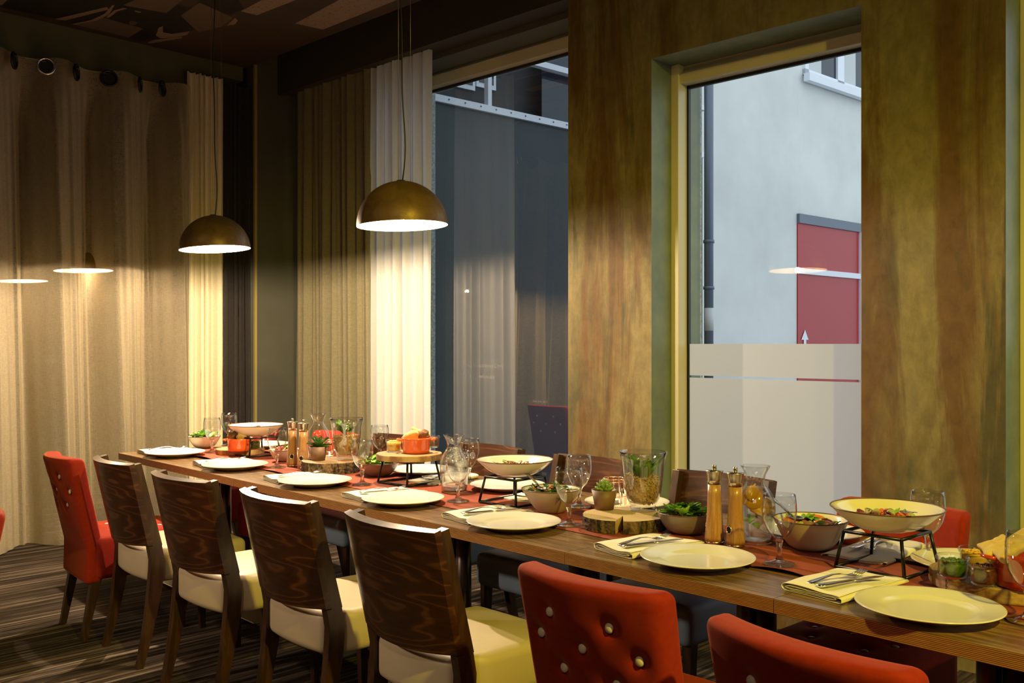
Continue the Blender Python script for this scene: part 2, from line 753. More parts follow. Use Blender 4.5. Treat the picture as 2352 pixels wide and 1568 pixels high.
def window(name, w, y0, frame_w=0.048, head=(0.05, 0.055), deep=0.095, film=False, left=True, glass='window_glass'):
    x0, x1, z0, z1 = w
    root = bpy.data.objects.new(name, None)
    COL.objects.link(root)
    root['kind'] = 'structure'
    mb = MB()
    zt = z1 - head[0]
    zb = zt - head[1]
    if left:
        mb.bb(x0, x0 + frame_w, y0, y0 + deep, z0, z1)
    mb.bb(x1 - frame_w, x1, y0, y0 + deep, z0, z1)
    mb.bb(x0 + (frame_w if left else 0), x1 - frame_w, y0 + 0.02, y0 + deep, zb, zt)
    mb.bb(x0, x1 - frame_w, y0 + 0.06, y0 + deep, zt, z1)
    mb.bb(x0, x1 - frame_w, y0, y0 + deep, z0, z0 + 0.07)
    mb.build('window_frame', 'cream_window_frame', root, bevel=0.003)
    gx0, gx1, gz0, gz1 = x0 + (frame_w if left else 0), x1 - frame_w, z0 + 0.07, zb
    mb = MB()
    e = 0.012
    ys = y0 + deep - 0.012
    for (a, b, c, d) in ((gx0, gx0 + e, gz0, gz1), (gx1 - e, gx1, gz0, gz1), (gx0, gx1, gz0, gz0 + e), (gx0, gx1, gz1 - e * 1.4, gz1)):
        mb.bb(a, b, ys, ys + 0.02, c, d)
    mb.build('window_seal', 'rubber_seal', root)
    mb = MB()
    yg = y0 + deep
    mb.add([(gx0, yg, gz0), (gx1, yg, gz0), (gx1, yg, gz1), (gx0, yg, gz1)], [(0, 1, 2, 3)], 0, False)
    mb.build('window_pane', glass, root)
    return root, yg, (gx0, gx1, gz0, gz1)


r1, YG1, G1 = window('window_1', W1, Y1, head=(0.0, 0.078), glass='coated_glass')
r2, YG2, G2 = window('window_2', W2, WY + 0.18)
r3, YG3, G3 = window('window_3', W3, WY + 0.18)

# frosted privacy film on window 2 (and 3), a clear slot between its two sheets
m = bpy.data.materials.new('frosted_film')
m.use_nodes = True
nt = m.node_tree
nt.nodes.clear()
MATS['frosted_film'] = m
out = N(m, 'ShaderNodeOutputMaterial')
tr = N(m, 'ShaderNodeBsdfTranslucent')
tr.inputs['Color'].default_value = (0.66, 0.66, 0.68, 1)
df = N(m, 'ShaderNodeBsdfDiffuse')
df.inputs['Color'].default_value = (0.62, 0.62, 0.62, 1)
mx = N(m, 'ShaderNodeMixShader')
mx.inputs[0].default_value = 0.42
L(m, tr.outputs[0], mx.inputs[1])
L(m, df.outputs[0], mx.inputs[2])
L(m, mx.outputs[0], out.inputs[0])
for root, g in ((r2, G2), (r3, G3)):
    for (a, b) in ((1.198, 1.371), (g[2], 1.186)):
        mb = MB()
        y = YG2 - 0.004
        mb.add([(g[0] + 0.006, y, a), (g[1], y, a), (g[1], y, b), (g[0] + 0.006, y, b)], [(0, 1, 2, 3)], 0, False)
        mb.build('frosted_film', 'frosted_film', root)

# faint white lettering on the glass of window 1
mat('pale_glass_lettering', (0.75, 0.72, 0.66), 0.6)
_b = MATS['pale_glass_lettering'].node_tree.nodes['Principled BSDF']
_b.inputs['Alpha'].default_value = 0.16


def lettering(body, u, v, size_px, parent):
    p = PY(u, v, YG1 - 0.003)
    d = bpy.data.curves.new('window_lettering', 'FONT')
    d.body = body
    D = (PY(u, v, YG1).xy).length
    d.size = size_px / F_PX * D * 1.35
    o = bpy.data.objects.new('window_lettering', d)
    COL.objects.link(o)
    o.parent = parent
    o.location = p
    o.rotation_euler = (PI / 2, 0, 0)
    d.materials.append(MATS['pale_glass_lettering'])
    return o


lettering('Otw\u00f3rz komu\u015b serce Chc\u0119', 1058, 842, 9, r1)
lettering('z kart\u0105 do wielu minut', 1058, 866, 9, r1)
lettering('love you do it', 1224, 923, 6, r1)

# left wall: header over a wide opening, narrow dark pier and a brass strip, then the dark panel
mb = MB()
mb.bb(XL - 0.16, XL, -3.2, 3.60, 3.30, 3.9)
mb.bb(XL - 0.16, XL, 3.60, 3.962, 3.46, 3.9)
mb.bb(XL - 0.16, XL, -3.2, -1.6, 0, 3.30)
struct(mb.build('wall_left', 'olive_wall_paint'))
mb = MB()
mb.bb(XL - 0.16, -6.86, 3.99, 4.76, 0, 3.9)
struct(mb.build('trim_3', 'black_matte'))
mb = MB()
mb.bb(-6.86, -6.72, 4.005, 4.60, 0, 3.9)
struct(mb.build('trim_4', 'dark_panel_paint'))
mb = MB()
mb.bb(-6.735, -6.712, 3.985, 4.006, 0, 3.57)
struct(mb.build('trim_5', 'brass_trim'))

# ceiling: printed boards, a void and the slab above the window side
mb = MB()
mb.bb(-12.0, 3.4, -3.2, 3.985, ZC, ZC + 0.03, 0)
mb.bb(-12.1, 3.5, -3.3, 4.78, 3.9, 4.0, 3)


def cpoly(pts, mi, dz=0.0):
    vs = [P(u, v, ZC - 0.001 - dz) for (u, v) in pts]
    vs = [(p.x, p.y, p.z) for p in vs]
    mb.add(vs, [tuple(range(len(vs)))], mi, False)


# the print: pavement stripes
cpoly([(678, 54), (742, 68), (912, 0), (835, -30)], 1)
cpoly([(553, 26), (590, 35), (680, 0), (640, -20)], 1)
cpoly([(0, 12), (70, 4), (60, -10), (0, -6)], 1)
# dark ground behind the key shapes
cpoly([(0, 16), (200, 60), (330, 95), (470, 60), (560, 20), (520, -40), (60, -40)], 3, 0.0005)
cpoly([(372, 2), (440, 18), (470, -8), (430, -20)], 0, 0.001)
# pale abstract machine shapes of the print
cpoly([(168, 56), (236, 40), (330, 66), (296, 86)], 2, 0.0015)
cpoly([(282, 12), (330, -8), (424, -4), (382, 30)], 2, 0.0015)
cpoly([(126, 44), (246, 16), (250, 22), (150, 47)], 1, 0.0015)
cpoly([(415, 36), (458, 6), (530, 38), (534, 42), (508, 62), (456, 74), (436, 56)], 2, 0.0015)
cpoly([(358, 82), (364, 64), (374, 60), (374, 74), (394, 78), (436, 72), (430, 80), (400, 86), (370, 88)], 1, 0.002)
cpoly([(338, 98), (352, 92), (420, 84), (416, 88), (344, 100)], 1, 0.002)
cpoly([(521, 59), (540, 41), (546, 47), (540, 56)], 1, 0.002)
for k in range(2):
    a = [(170 + i * 14, 54 - 10 * math.sin(i / 6 * PI * 0.5) - k * 0) for i in range(7)]
cpoly([(166, 55), (210, 46), (240, 32), (258, 12), (263, 12), (250, 34), (220, 48), (172, 57)], 1, 0.0025)
cpoly([(244, 40), (262, 24), (284, 18), (292, 20), (268, 27), (250, 41)], 1, 0.0025)
cpoly([(310, 24), (325, 27), (323, 30), (309, 27)], 1, 0.0025)
cpoly([(296, 50), (304, 47), (316, 52), (310, 58), (298, 57)], 2, 0.0025)
cpoly([(400, 60), (414, 50), (448, 66), (440, 70), (402, 74)], 3, 0.003)
ceil = struct(mb.build('ceiling', ['ceiling_dark_print', 'ceiling_pale_print', 'ceiling_mauve_print', 'ceiling_black_print']))

# the rest of the room, behind and beside the camera
mb = MB()
mb.bb(3.4, 3.5, -3.2, 4.62, 0, 3.9)
struct(mb.build('wall_right', 'plain_far_wall'))
mb = MB()
mb.bb(-12.0, 3.5, -3.3, -3.2, 0, 3.9)
struct(mb.build('wall_front', 'plain_far_wall'))
# the room beyond the sheer curtain
mb = MB()
mb.bb(-12.1, -12.0, -3.3, 4.62, 0, 3.9)
struct(mb.build('wall_far_left', 'plain_far_wall'))
mb = MB()
mb.bb(-12.0, -11.96, -3.2, 4.45, 1.14, 1.19)
struct(mb.build('trim_6', 'cream_window_frame'))
mb = MB()
mb.bb(-12.0, XL - 0.16, 4.45, 4.62, 0, 3.9)
struct(mb.build('wall_side', 'plain_far_wall'))

# ================================================================== curtains
cloth_mat('sheer_linen', (0.46, 0.385, 0.26), (0.60, 0.51, 0.36), see=0.27, trans=0.24)
cloth_mat('opaque_linen', (0.72, 0.65, 0.47), (0.82, 0.75, 0.55), see=0.0, trans=0.15)
cloth_mat('olive_drape', (0.15, 0.135, 0.085), (0.20, 0.175, 0.11), see=0.0, trans=0.05)
cloth_mat('white_voile', (0.84, 0.82, 0.78), (0.90, 0.88, 0.84), see=0.03, trans=0.52)
cloth_mat('black_drape', (0.030, 0.027, 0.026), (0.040, 0.036, 0.034), trans=0.0)
mat('dark_grommet', (0.04, 0.035, 0.03), 0.3, 0.9)
mat('chrome_grommet', (0.75, 0.72, 0.68), 0.22, 1.0)
mat('wire', (0.45, 0.40, 0.25), 0.35, 0.8)


def drape(axis, a0, a1, base, z0, z1, folds, amp, seed, nz=26, per=14, sharp=0.0, flare=0.0):
    """curtain hung along an axis; folds wander a little and relax towards the hem"""
    rnd = random.Random(seed)
    ph = [rnd.uniform(0, 6.28) for _ in range(8)]
    nu = int(folds * per)
    mb = MB()

    def fn(u, v):
        t = u * folds * 2 * PI
        w = t + 0.9 * math.sin(t * 0.23 + ph[0]) + 0.5 * math.sin(t * 0.11 + ph[1]) + 0.25 * math.sin(v * 3 + t * 0.31 + ph[2])
        s = math.sin(w)
        if sharp:
            s = math.copysign(abs(s) ** (1 - sharp), s)
        am = amp * (0.75 + 0.35 * math.sin(t * 0.37 + ph[3]) + 0.25 * (1 - v) * math.sin(t * 0.19 + ph[4]))
        d = am * s + amp * 0.25 * math.sin(2.3 * w + ph[5] + v * 2)
        along = a0 + (a1 - a0) * u + amp * 0.35 * math.cos(w) * (0.5 + 0.5 * v) + flare * (1 - v) * (u - 0.5)
        z = z0 + (z1 - z0) * v
        if axis == 'y':
            return (base + d, along, z)
        return (along, base + d, z)
    mb.grid(fn, nu, nz)
    return mb


mb = MB()


def sheer_fn(u, v):
    y = 0.60 + (3.47 - 0.60) * u
    w = 2 * PI * (y - 2.528) / 0.435
    w += 0.35 * math.sin(y * 2.1 + v * 1.6) * (1 - v)
    top = min(1.0, max(0.0, (0.985 - v) / 0.10))
    amp = 0.034 + 0.075 * top * (1 + 0.25 * math.sin(y * 3.3 + 1))
    d = amp * (math.cos(w) + 0.28 * math.cos(2 * w + 0.8 + v) * top)
    d += 0.016 * math.sin(w * 3.1 + v * 5.0 + 2.0 * math.sin(y * 5)) * top * (1 - 0.5 * v) + 0.006 * math.sin(w * 7.3 + v * 9) * top
    yy = y + 0.02 * math.sin(w) * top
    z = 0.015 + (3.30 - 0.015) * v + (0.012 * math.cos(w) if v > 0.97 else 0)
    return (-6.80 + d + 0.025 * (1 - top), yy, z)


mb.grid(sheer_fn, 300, 40)
sheer = mb.build('sheer_curtain', 'sheer_linen')
tag(sheer, 'wide semi-sheer beige linen curtain hung by grommets along the left wall', 'curtain')
# hem band and grommets
g0, g1 = PX(32.8, 138.7, -6.70), PX(373, 203, -6.70)


def grommet(u, v, m_, turn, base=-6.70):
    p = PX(u, v, base)
    mb = MB()
    M = Matrix.Rotation(PI / 2, 3, 'Y')
    M = Matrix.Rotation(turn, 3, 'Z') @ M
    pts = [p + M @ Vector((0.052 * math.cos(a), 0.052 * math.sin(a), 0)) for a in [2 * PI * k / 28 for k in range(28)]]
    mb.tube(pts, 0.0085, 8, closed=True)
    mb.add([p + M @ Vector((0.045 * math.cos(2 * PI * k / 24), 0.045 * math.sin(2 * PI * k / 24), -0.002)) for k in range(24)], [tuple(range(24))], 1, False)
    return mb.build('grommet', [m_, 'black_matte'], sheer)


grommet(32.8, 138.7, 'dark_grommet', 0.95)
grommet(106, 152, 'chrome_grommet', -0.35)
grommet(176, 166, 'dark_grommet', 0.9)
grommet(250, 180, 'dark_grommet', -0.30)
grommet(322, 194, 'dark_grommet', 1.0)
grommet(373, 203, 'dark_grommet', 0.75)
for (ua, va, ub, vb) in ((33, 127, 106, 142), (176, 157, 250, 170), (322, 184, 376, 194)):
    a, b = PX(ua, va, -6.69), PX(ub, vb, -6.69)
    mb = MB()
    mb.tube([a, b], 0.0016, 6)
    mb.build('wire', 'wire', sheer)

o = drape('y', 3.44, 3.75, -6.78, 0.015, 3.42, 6.5, 0.030, 11, per=16).build('pleated_curtain', 'opaque_linen')
tag(o, 'narrow gathered opaque beige curtain between the sheer and the black curtain', 'curtain')
o = drape('y', 3.77, 4.0, -6.80, 0.015, 3.40, 4.5, 0.028, 5, per=16).build('black_curtain', 'black_drape')
tag(o, 'narrow black curtain beside the brass strip in the corner', 'curtain')
o = drape('x', -6.58, -5.62, 4.285, 0.02, 3.38, 10, 0.044, 21, per=16, flare=0.04).build('heavy_curtain', 'olive_drape')
tag(o, 'heavy olive brown gathered drape hanging left of the white curtain', 'curtain')
o = drape('x', -5.61, -4.97, 4.29, 0.02, 3.38, 6.0, 0.034, 33, per=18, flare=0.04).build('white_curtain', 'white_voile')
tag(o, 'white gathered voile curtain beside the large left window', 'curtain')

# ================================================================== outside
OD = Vector((0.068, 0.998, 0)).normalized()
ON = Vector((OD.y, -OD.x, 0))      # towards +x


def slabwall(A, s0, s1, z0, z1, thick, mb, mat=0, off=0.0):
    """upright slab from A along OD; its face lies off in front of the line, it is thick behind"""
    p0 = A + OD * s0 + ON * off
    p1 = A + OD * s1 + ON * off
    q0, q1 = p0 - ON * thick, p1 - ON * thick
    vs = [(p.x, p.y, z) for z in (z0, z1) for p in (p0, p1, q1, q0)]
    mb.add(vs, [(3, 2, 1, 0), (4, 5, 6, 7), (0, 1, 5, 4), (1, 2, 6, 5), (2, 3, 7, 6), (3, 0, 4, 7)], mat, False)


def on_wall(A, u):
    """distance along the wall line through A where pixel column u meets it"""
    rx, ry = ray(u)
    # D*rx = A.x + s*OD.x ; D*ry = A.y + s*OD.y
    det = rx * (-OD.y) + ry * OD.x
    D = (A.x * (-OD.y) + A.y * OD.x) / det
    s = (ry * A.x - rx * A.y) / det
    return s * -1 if False else ((D * ry - A.y) / OD.y), D


def zat(v, D):
    return CAM_H + (HOR - v) / F_PX * D


noisy('pale_render', (0.66, 0.68, 0.66), (0.78, 0.80, 0.78), 1.1, rough=0.9, lo=0.3, hi=0.7)
mat('white_frame_paint', (0.80, 0.84, 0.92), 0.4)
mat('red_shutter', (0.42, 0.030, 0.035), 0.35)
noisy('granite', (0.22, 0.24, 0.24), (0.42, 0.44, 0.43), 60, rough=0.6, lo=0.4, hi=0.6)
noisy('dark_cladding', (0.022, 0.032, 0.038), (0.030, 0.042, 0.050), 2, rough=0.5)
mat('pipe_grey', (0.14, 0.17, 0.22), 0.4, 0.3)
mat('dark_glass', (0.020, 0.030, 0.050), 0.08, spec=0.6)
noisy('paving', (0.30, 0.31, 0.33), (0.38, 0.39, 0.41), 3, rough=0.8)
noisy('umber_wall', (0.045, 0.048, 0.05), (0.060, 0.062, 0.066), 2, rough=0.8)
mat('curtain_white', (0.6, 0.62, 0.62), 0.9)

mb = MB()
mb.bb(-14, 9, 4.765, 34, -0.07, -0.02)
o = mb.build('street_paving', 'paving')
struct(o)
mb = MB()
mb.bb(-3.2, 9, 7.82, 7.98, -0.02, 0.04)
o = mb.build('kerb', 'granite')
tag(o, 'pale stone kerb crossing the street outside the frosted window', 'kerb')

# far building with the red shop front
A2 = Vector((-6.99, 13.3, 0))
bld = thing('apartment_building', 'pale rendered building across the street with an upper window and red shop front', 'building', (0, 0, 0))
mb = MB()
slabwall(A2, -4.7, 9.0, -0.02, 9.5, 1.2, mb)
mb.build('wall', 'pale_render', bld)
sL, dL = on_wall(A2, 1830)
sR, dR = on_wall(A2, 1985)
zt = zat(512, dL)
mb = MB()
slabwall(A2, sL, sR + 2.5, -0.02, zt, 0.05, mb, off=0.02)
shop = mb.build('shop_front', 'red_shutter', bld)
mb = MB()
slabwall(A2, sL, sR + 2.5, zt, zt + 0.14, 0.1, mb, off=0.05)
mb.build('lintel', 'pipe_grey', bld)
mb = MB()
s1, d1 = on_wall(A2, 1971)
slabwall(A2, s1 - 0.02, s1 + 0.10, -0.02, zt, 0.05, mb, off=0.06)
zr = zat(620, dL)
slabwall(A2, sL, s1, zr - 0.055, zr + 0.03, 0.05, mb, off=0.055)
mb.build('frame', 'white_frame_paint', shop)
# white arrow mark on the red shutter
sa, da = on_wall(A2, 1845)
za, zb_ = zat(757, da), zat(780, da)
pc = A2 + OD * sa + ON * 0.03
mb = MB()
w_ = 0.10
vs = [pc + OD * -w_ + Vector((0, 0, zb_)), pc + OD * w_ + Vector((0, 0, zb_)), pc + Vector((0, 0, za)),
      pc + OD * -0.035 + Vector((0, 0, zb_)), pc + OD * 0.035 + Vector((0, 0, zb_)), pc + OD * 0.035 + Vector((0, 0, zb_ - 0.35)), pc + OD * -0.035 + Vector((0, 0, zb_ - 0.35))]
mb.add(vs, [(0, 1, 2), (3, 6, 5, 4)], 0, False)
mb.build('arrow_mark', 'white_frame_paint', shop)
# upper window
s0w, d0w = on_wall(A2, 1843)
zw0, zw1 = zat(172, d0w), zat(172, d0w) + 1.5
mb = MB()
wd = 2.1
slabwall(A2, s0w, s0w + wd, zw0, zw0 + 0.09, 0.05, mb, off=0.05)
slabwall(A2, s0w, s0w + wd, zw1 - 0.09, zw1, 0.05, mb, off=0.05)
for q in (0, 0.95, 1.05, 2.0):
    slabwall(A2, s0w + q, s0w + q + 0.10, zw0, zw1, 0.05, mb, off=0.05)
slabwall(A2, s0w - 0.06, s0w + wd + 0.06, zw0 - 0.12, zw0, 0.1, mb, off=0.16)
wf = mb.build('window', 'white_frame_paint', bld)
mb = MB()
slabwall(A2, s0w + 0.1, s0w + wd - 0.1, zw0 + 0.09, zw1 - 0.09, 0.01, mb, off=0.015)
mb.build('pane', 'dark_glass', wf)
for q0, q1 in ((0.13, 0.5), (1.2, 1.55)):
    mb = MB()
    slabwall(A2, s0w + q0, s0w + q1, zw0 + 0.09, zw1 - 0.09, 0.004, mb, off=0.024)
    mb.build('net_curtain', 'curtain_white', wf)

# near wing with riveted white glazing bars over dark cladding
A1 = Vector((-5.65, 5.66, 0))
wing = thing('street_wing', 'dark clad wing just outside the left window with riveted white glazing bars', 'building', (0, 0, 0))
mb = MB()
zbeam = zat(258, 8.0)
slabwall(A1, -0.95, 2.75, -0.02, zbeam, 0.6, mb)
mb.build('cladding', 'dark_cladding', wing)
mb = MB()
slabwall(A1, -0.95, 2.75, zbeam, 7.0, 0.6, mb, 0, off=-0.25)
mb.build('upper_wall', 'umber_wall', wing)
mb = MB()
zu = zat(160, 8.4)
slabwall(A1, sv + 0.02 if False else 0.55, 2.7, zbeam + 0.03, zbeam + 1.9, 0.01, mb, off=-0.08)
mb.build('glazing', 'dark_glass', wing)
mb = MB()
slabwall(A1, -0.95, 2.75, zbeam - 0.028, zbeam + 0.028, 0.06, mb, off=0.03)
sv, dv = on_wall(A1, 1121)
slabwall(A1, sv - 0.02, sv + 0.02, zbeam, 5.2, 0.05, mb, off=0.025)
sv3, dv3 = on_wall(A1, 1190)
slabwall(A1, sv3, 2.75, zat(160, 8.4) - 0.02, zat(160, 8.4) + 0.03, 0.06, mb, off=0.05)
bars = mb.build('glazing_bar', 'white_frame_paint', wing)
mb = MB()
mb.ball((0, 0, 0), 0.007, 6, 4)
rv = mb.build('rivet', 'pipe_grey', bars)
for k in range(22):
    p = A1 + OD * (-0.9 + k * 0.165) + ON * 0.032
    if k:
        rv = rv.copy()
        COL.objects.link(rv)
    rv.location = (p.x, p.y, zbeam + 0.004)
for uu, zz in ((1085, 250), (1135, 215)):
    s_, d_ = on_wall(A1, uu)
    mb = MB()
    slabwall(A1, s_, s_ + 0.22, zat(185, d_) , zat(185, d_) + 0.6, 0.02, mb, off=-0.23)
    w_o = mb.build('window', 'white_frame_paint', wing)
    mb = MB()
    slabwall(A1, s_ + 0.03, s_ + 0.19, zat(185, d_) + 0.04, zat(185, d_) + 0.56, 0.02, mb, off=-0.225)
    mb.build('pane', 'dark_glass', w_o)
# stone edge and drain pipe at the wing's far end
mb = MB()
mb.bb(W1[0] - 0.1, PY(1000, 500, 4.93).x, 4.765, 4.93, -0.02, 4.2)
o = mb.build('stone_jamb', 'granite')
tag(o, 'mottled granite jamb outside the left window next to the white curtain', 'stone jamb')
mb = MB()
mb.bb(W1[1], PY(1612, 500, 4.90).x, 4.765, 4.90, -0.02, 4.2)
o = mb.build('stone_jamb', 'granite')
tag(o, 'granite jamb outside the frosted window at its left edge', 'stone jamb')
ps = A1 + OD * 2.9 + ON * 0.22
rx_, ry_ = ray(1628)
ppos = Vector((rx_ * 9.3, ry_ * 9.3, 0))
pipe = thing('drain_pipe', 'dark blue grey drainpipe outside the frosted window with pale bands', 'drainpipe', (ppos.x, ppos.y, 0))
mb = MB()
mb.tube([(0, 0, -0.02), (0, 0, 6)], 0.045, 14)
mb.build('pipe', 'pipe_grey', pipe)
for z in (1.9, 2.35, 0.9):
    mb = MB()
    mb.tube([(0, 0, z), (0, 0, z + 0.03)], 0.054, 14)
    mb.build('bracket', 'pipe_grey', pipe)
mb = MB()
mb.tube([(0, 0, 1.5), (0, 0, 1.72)], 0.0465, 14)
mb.build('sticker', 'curtain_white', pipe)
# ================================================================== furniture materials
def wood(name, ca, cb, cc, scale=3.0, stretch=(14, 1, 1), rough=0.35, coat=0.25, dist=2.2, rings=6.0, spec=0.5, stops=(0.05, 0.55, 0.97)):
    """grain: contour lines of a stretched noise"""
    m = mat(name, ca, rough, spec=spec, coat=coat)
    vec = mapping(m, stretch)
    f = noise(m, vec, scale, 2, 0.5, 0.25)
    k = N(m, 'ShaderNodeMath', operation='MULTIPLY')
    k.inputs[1].default_value = rings * 6.283
    L(m, f, k.inputs[0])
    s = N(m, 'ShaderNodeMath', operation='SINE')
    L(m, k.outputs[0], s.inputs[0])
    h = N(m, 'ShaderNodeMath', operation='MULTIPLY_ADD')
    h.inputs[1].default_value = 0.5
    h.inputs[2].default_value = 0.5
    L(m, s.outputs[0], h.inputs[0])
    fine = noise(m, mapping(m, tuple(t * 1.0 for t in stretch)), scale * 14, 3, 0.6)
    c = ramp(m, h.outputs[0], [(stops[0], ca), (stops[1], cb), (stops[2], cc)])
    fr = ramp(m, fine, [(0.35, (0.80, 0.80, 0.80)), (0.65, (1.12, 1.12, 1.12))])
    c = mix_rgba(m, 1.0, c, fr, 'MULTIPLY')
    L(m, c, bsdf(m).inputs['Base Color'])
    return m


wood('walnut_veneer', (0.130, 0.070, 0.028), (0.190, 0.106, 0.044), (0.26, 0.155, 0.070), 2.2, (0.8, 9, 1), 0.30, 0.25, rings=5)
wood('walnut_backrest', (0.040, 0.0135, 0.0055), (0.050, 0.0170, 0.0065), (0.098, 0.036, 0.0135), 1.7, (0.9, 0.9, 5.0), 0.32, 0.15, rings=12, stops=(0.05, 0.80, 1.0))
wood('walnut_post', (0.038, 0.016, 0.0075), (0.046, 0.020, 0.009), (0.060, 0.027, 0.012), 2.0, (6, 6, 1.0), 0.34, 0.3, rings=6)
wood('dark_leg_wood', (0.035, 0.015, 0.008), (0.045, 0.020, 0.010), (0.060, 0.028, 0.013), 2.0, (6, 6, 1.0), 0.38, 0.2, rings=6)

# plywood edge: plies seen as fine lines
m_ = mat('plywood_edge', (0.36, 0.18, 0.07), 0.45, coat=0.1)
tc_ = N(m_, 'ShaderNodeTexCoord')
sx_ = N(m_, 'ShaderNodeSeparateXYZ')
L(m_, tc_.outputs['Object'], sx_.inputs[0])
q_ = N(m_, 'ShaderNodeMath', operation='MULTIPLY')
q_.inputs[1].default_value = 2 * PI / 0.0038
L(m_, sx_.outputs['Z'], q_.inputs[0])
s_ = N(m_, 'ShaderNodeMath', operation='SINE')
L(m_, q_.outputs[0], s_.inputs[0])
h_ = N(m_, 'ShaderNodeMath', operation='MULTIPLY_ADD')
h_.inputs[1].default_value = 0.5
h_.inputs[2].default_value = 0.5
L(m_, s_.outputs[0], h_.inputs[0])
fn_ = noise(m_, mapping(m_, (6, 6, 60)), 4, 3)
ply = ramp(m_, h_.outputs[0], [(0.20, (0.11, 0.036, 0.014)), (0.42, (0.44, 0.20, 0.070)), (0.9, (0.56, 0.28, 0.105))])
fr_ = ramp(m_, fn_, [(0.3, (0.75, 0.75, 0.75)), (0.7, (1.15, 1.15, 1.15))])
L(m_, mix_rgba(m_, 1.0, ply, fr_, 'MULTIPLY'), bsdf(m_).inputs['Base Color'])

mat('brushed_steel', (0.34, 0.32, 0.30), 0.30, 1.0)
mat('dark_steel', (0.10, 0.085, 0.075), 0.35, 0.9)
noisy('cream_leather', (0.52, 0.43, 0.29), (0.57, 0.475, 0.325), 5, rough=0.48, bumps=0.06, spec=0.35)
noisy('blue_leather', (0.25, 0.34, 0.48), (0.29, 0.39, 0.54), 5, rough=0.5, bumps=0.06, spec=0.35)
noisy('taupe_leather', (0.25, 0.19, 0.15), (0.29, 0.225, 0.18), 5, rough=0.5, spec=0.35)
noisy('red_velour', (0.245, 0.017, 0.008), (0.285, 0.022, 0.010), 60, rough=0.85, sheen=0.30, spec=0.15)
bsdf(MATS['red_velour']).inputs['Sheen Tint'].default_value = (1.0, 0.35, 0.15, 1)
mat('button_cream', (0.66, 0.56, 0.42), 0.5)
mat('button_pale', (0.62, 0.64, 0.60), 0.45)

# ================================================================== tables
def make_table():
    t = thing('dining_table', 'x', 'table')
    w = 0.7085
    g = 0.0012
    mb = MB()
    mb.bb(g, w - g, 0, TDEPTH, -0.0355, -0.0012)
    mb.build('plywood_core', 'plywood_edge', t)
    mb = MB()
    mb.bb(g, w - g, 0, TDEPTH, -0.0012, 0.0)
    mb.build('veneer_top', 'walnut_veneer', t)
    mb = MB()
    mb.bb(0.12, w - 0.12, 0.20, 0.70, -0.058, -0.036)
    mb.build('mounting_plate', 'dark_steel', t)
    mb = MB()
    mb.tube([(w / 2 - 0.022, TDEPTH / 2, -0.735), (w / 2 - 0.022, TDEPTH / 2, -0.05)], 0.030, 20)
    mb.build('column', 'brushed_steel', t)
    mb = MB()
    mb.tube([(w / 2 + 0.040, TDEPTH / 2 + 0.01, -0.735), (w / 2 + 0.040, TDEPTH / 2 + 0.01, -0.05)], 0.032, 20)
    mb.build('column', 'dark_steel', t)
    mb = MB()
    mb.bb(w / 2 - 0.20, w / 2 + 0.20, TDEPTH / 2 - 0.27, TDEPTH / 2 + 0.27, -0.748, -0.735)
    mb.build('base_plate', 'brushed_steel', t, bevel=0.003)
    return t


tables = Proto(make_table)
tl = ['leftmost table, its plywood end free, carrying the first plate and napkin',
      'second table from the left end, under the farther lamp',
      'third table from the left, carrying the vase on a round bark slab',
      'table under the nearer lamp with the raised wood slab and orange pot',
      'middle table with the shallow bowl on a black stand',
      'table under the split wood slab with the tall vase of chips',
      'table carrying the carrot bowl, nearest stand and jars',
      'nearest table running out of the picture at the right']
for i in range(8):
    tables.put(T(0.7085 * i, 0), TA, 'walnut topped ' + tl[i], 'tables pushed together in a row')

# runner
noisy('rust_runner', (0.24, 0.052, 0.026), (0.285, 0.064, 0.031), 3, rough=0.75, spec=0.2)
mb = MB()


def runner_fn(u, v):
    s = 0.12 + u * 5.9
    e = 2 * abs(v - 0.5)
    edge = max(0.0, (e - 0.72) / 0.28)
    wv = math.sin(s * 11 + 1.3 * math.sin(s * 3.1)) * (0.5 + 0.5 * math.sin(s * 1.7 + 0.6))
    t = 0.235 + v * 0.425 + 0.006 * math.sin(s * 6.0 + 1.0) * (1 if v < 0.5 else -1)
    z = 0.0016 + edge * edge * max(0.0, wv) * 0.011 * (1.0 if s < 4.4 else 0.35)
    p = T(s, t, TZ + z)
    return (p.x, p.y, p.z)


mb.grid(runner_fn, 420, 26)
o = mb.build('table_runner', 'rust_runner', solid=0.0012, offset=1)
tag(o, 'long rust red cloth runner lying along the middle of the tables', 'table runner')

# ================================================================== chairs
def interp(tab, z):
    if z <= tab[0][0]:
        return tab[0][1]
    for (a, fa), (b, fb) in zip(tab, tab[1:]):
        if z <= b:
            k = (z - a) / (b - a)
            k = k * k * (3 - 2 * k)
            return fa + (fb - fa) * k
    return tab[-1][1]


def yback(z):
    """line of the back posts: straight and leaning above the seat, swept back below"""
    if z > 0.46:
        return -0.197 - (z - 0.46) * 0.225
    return -0.197 - 0.070 * ((0.46 - z) / 0.46) ** 1.6


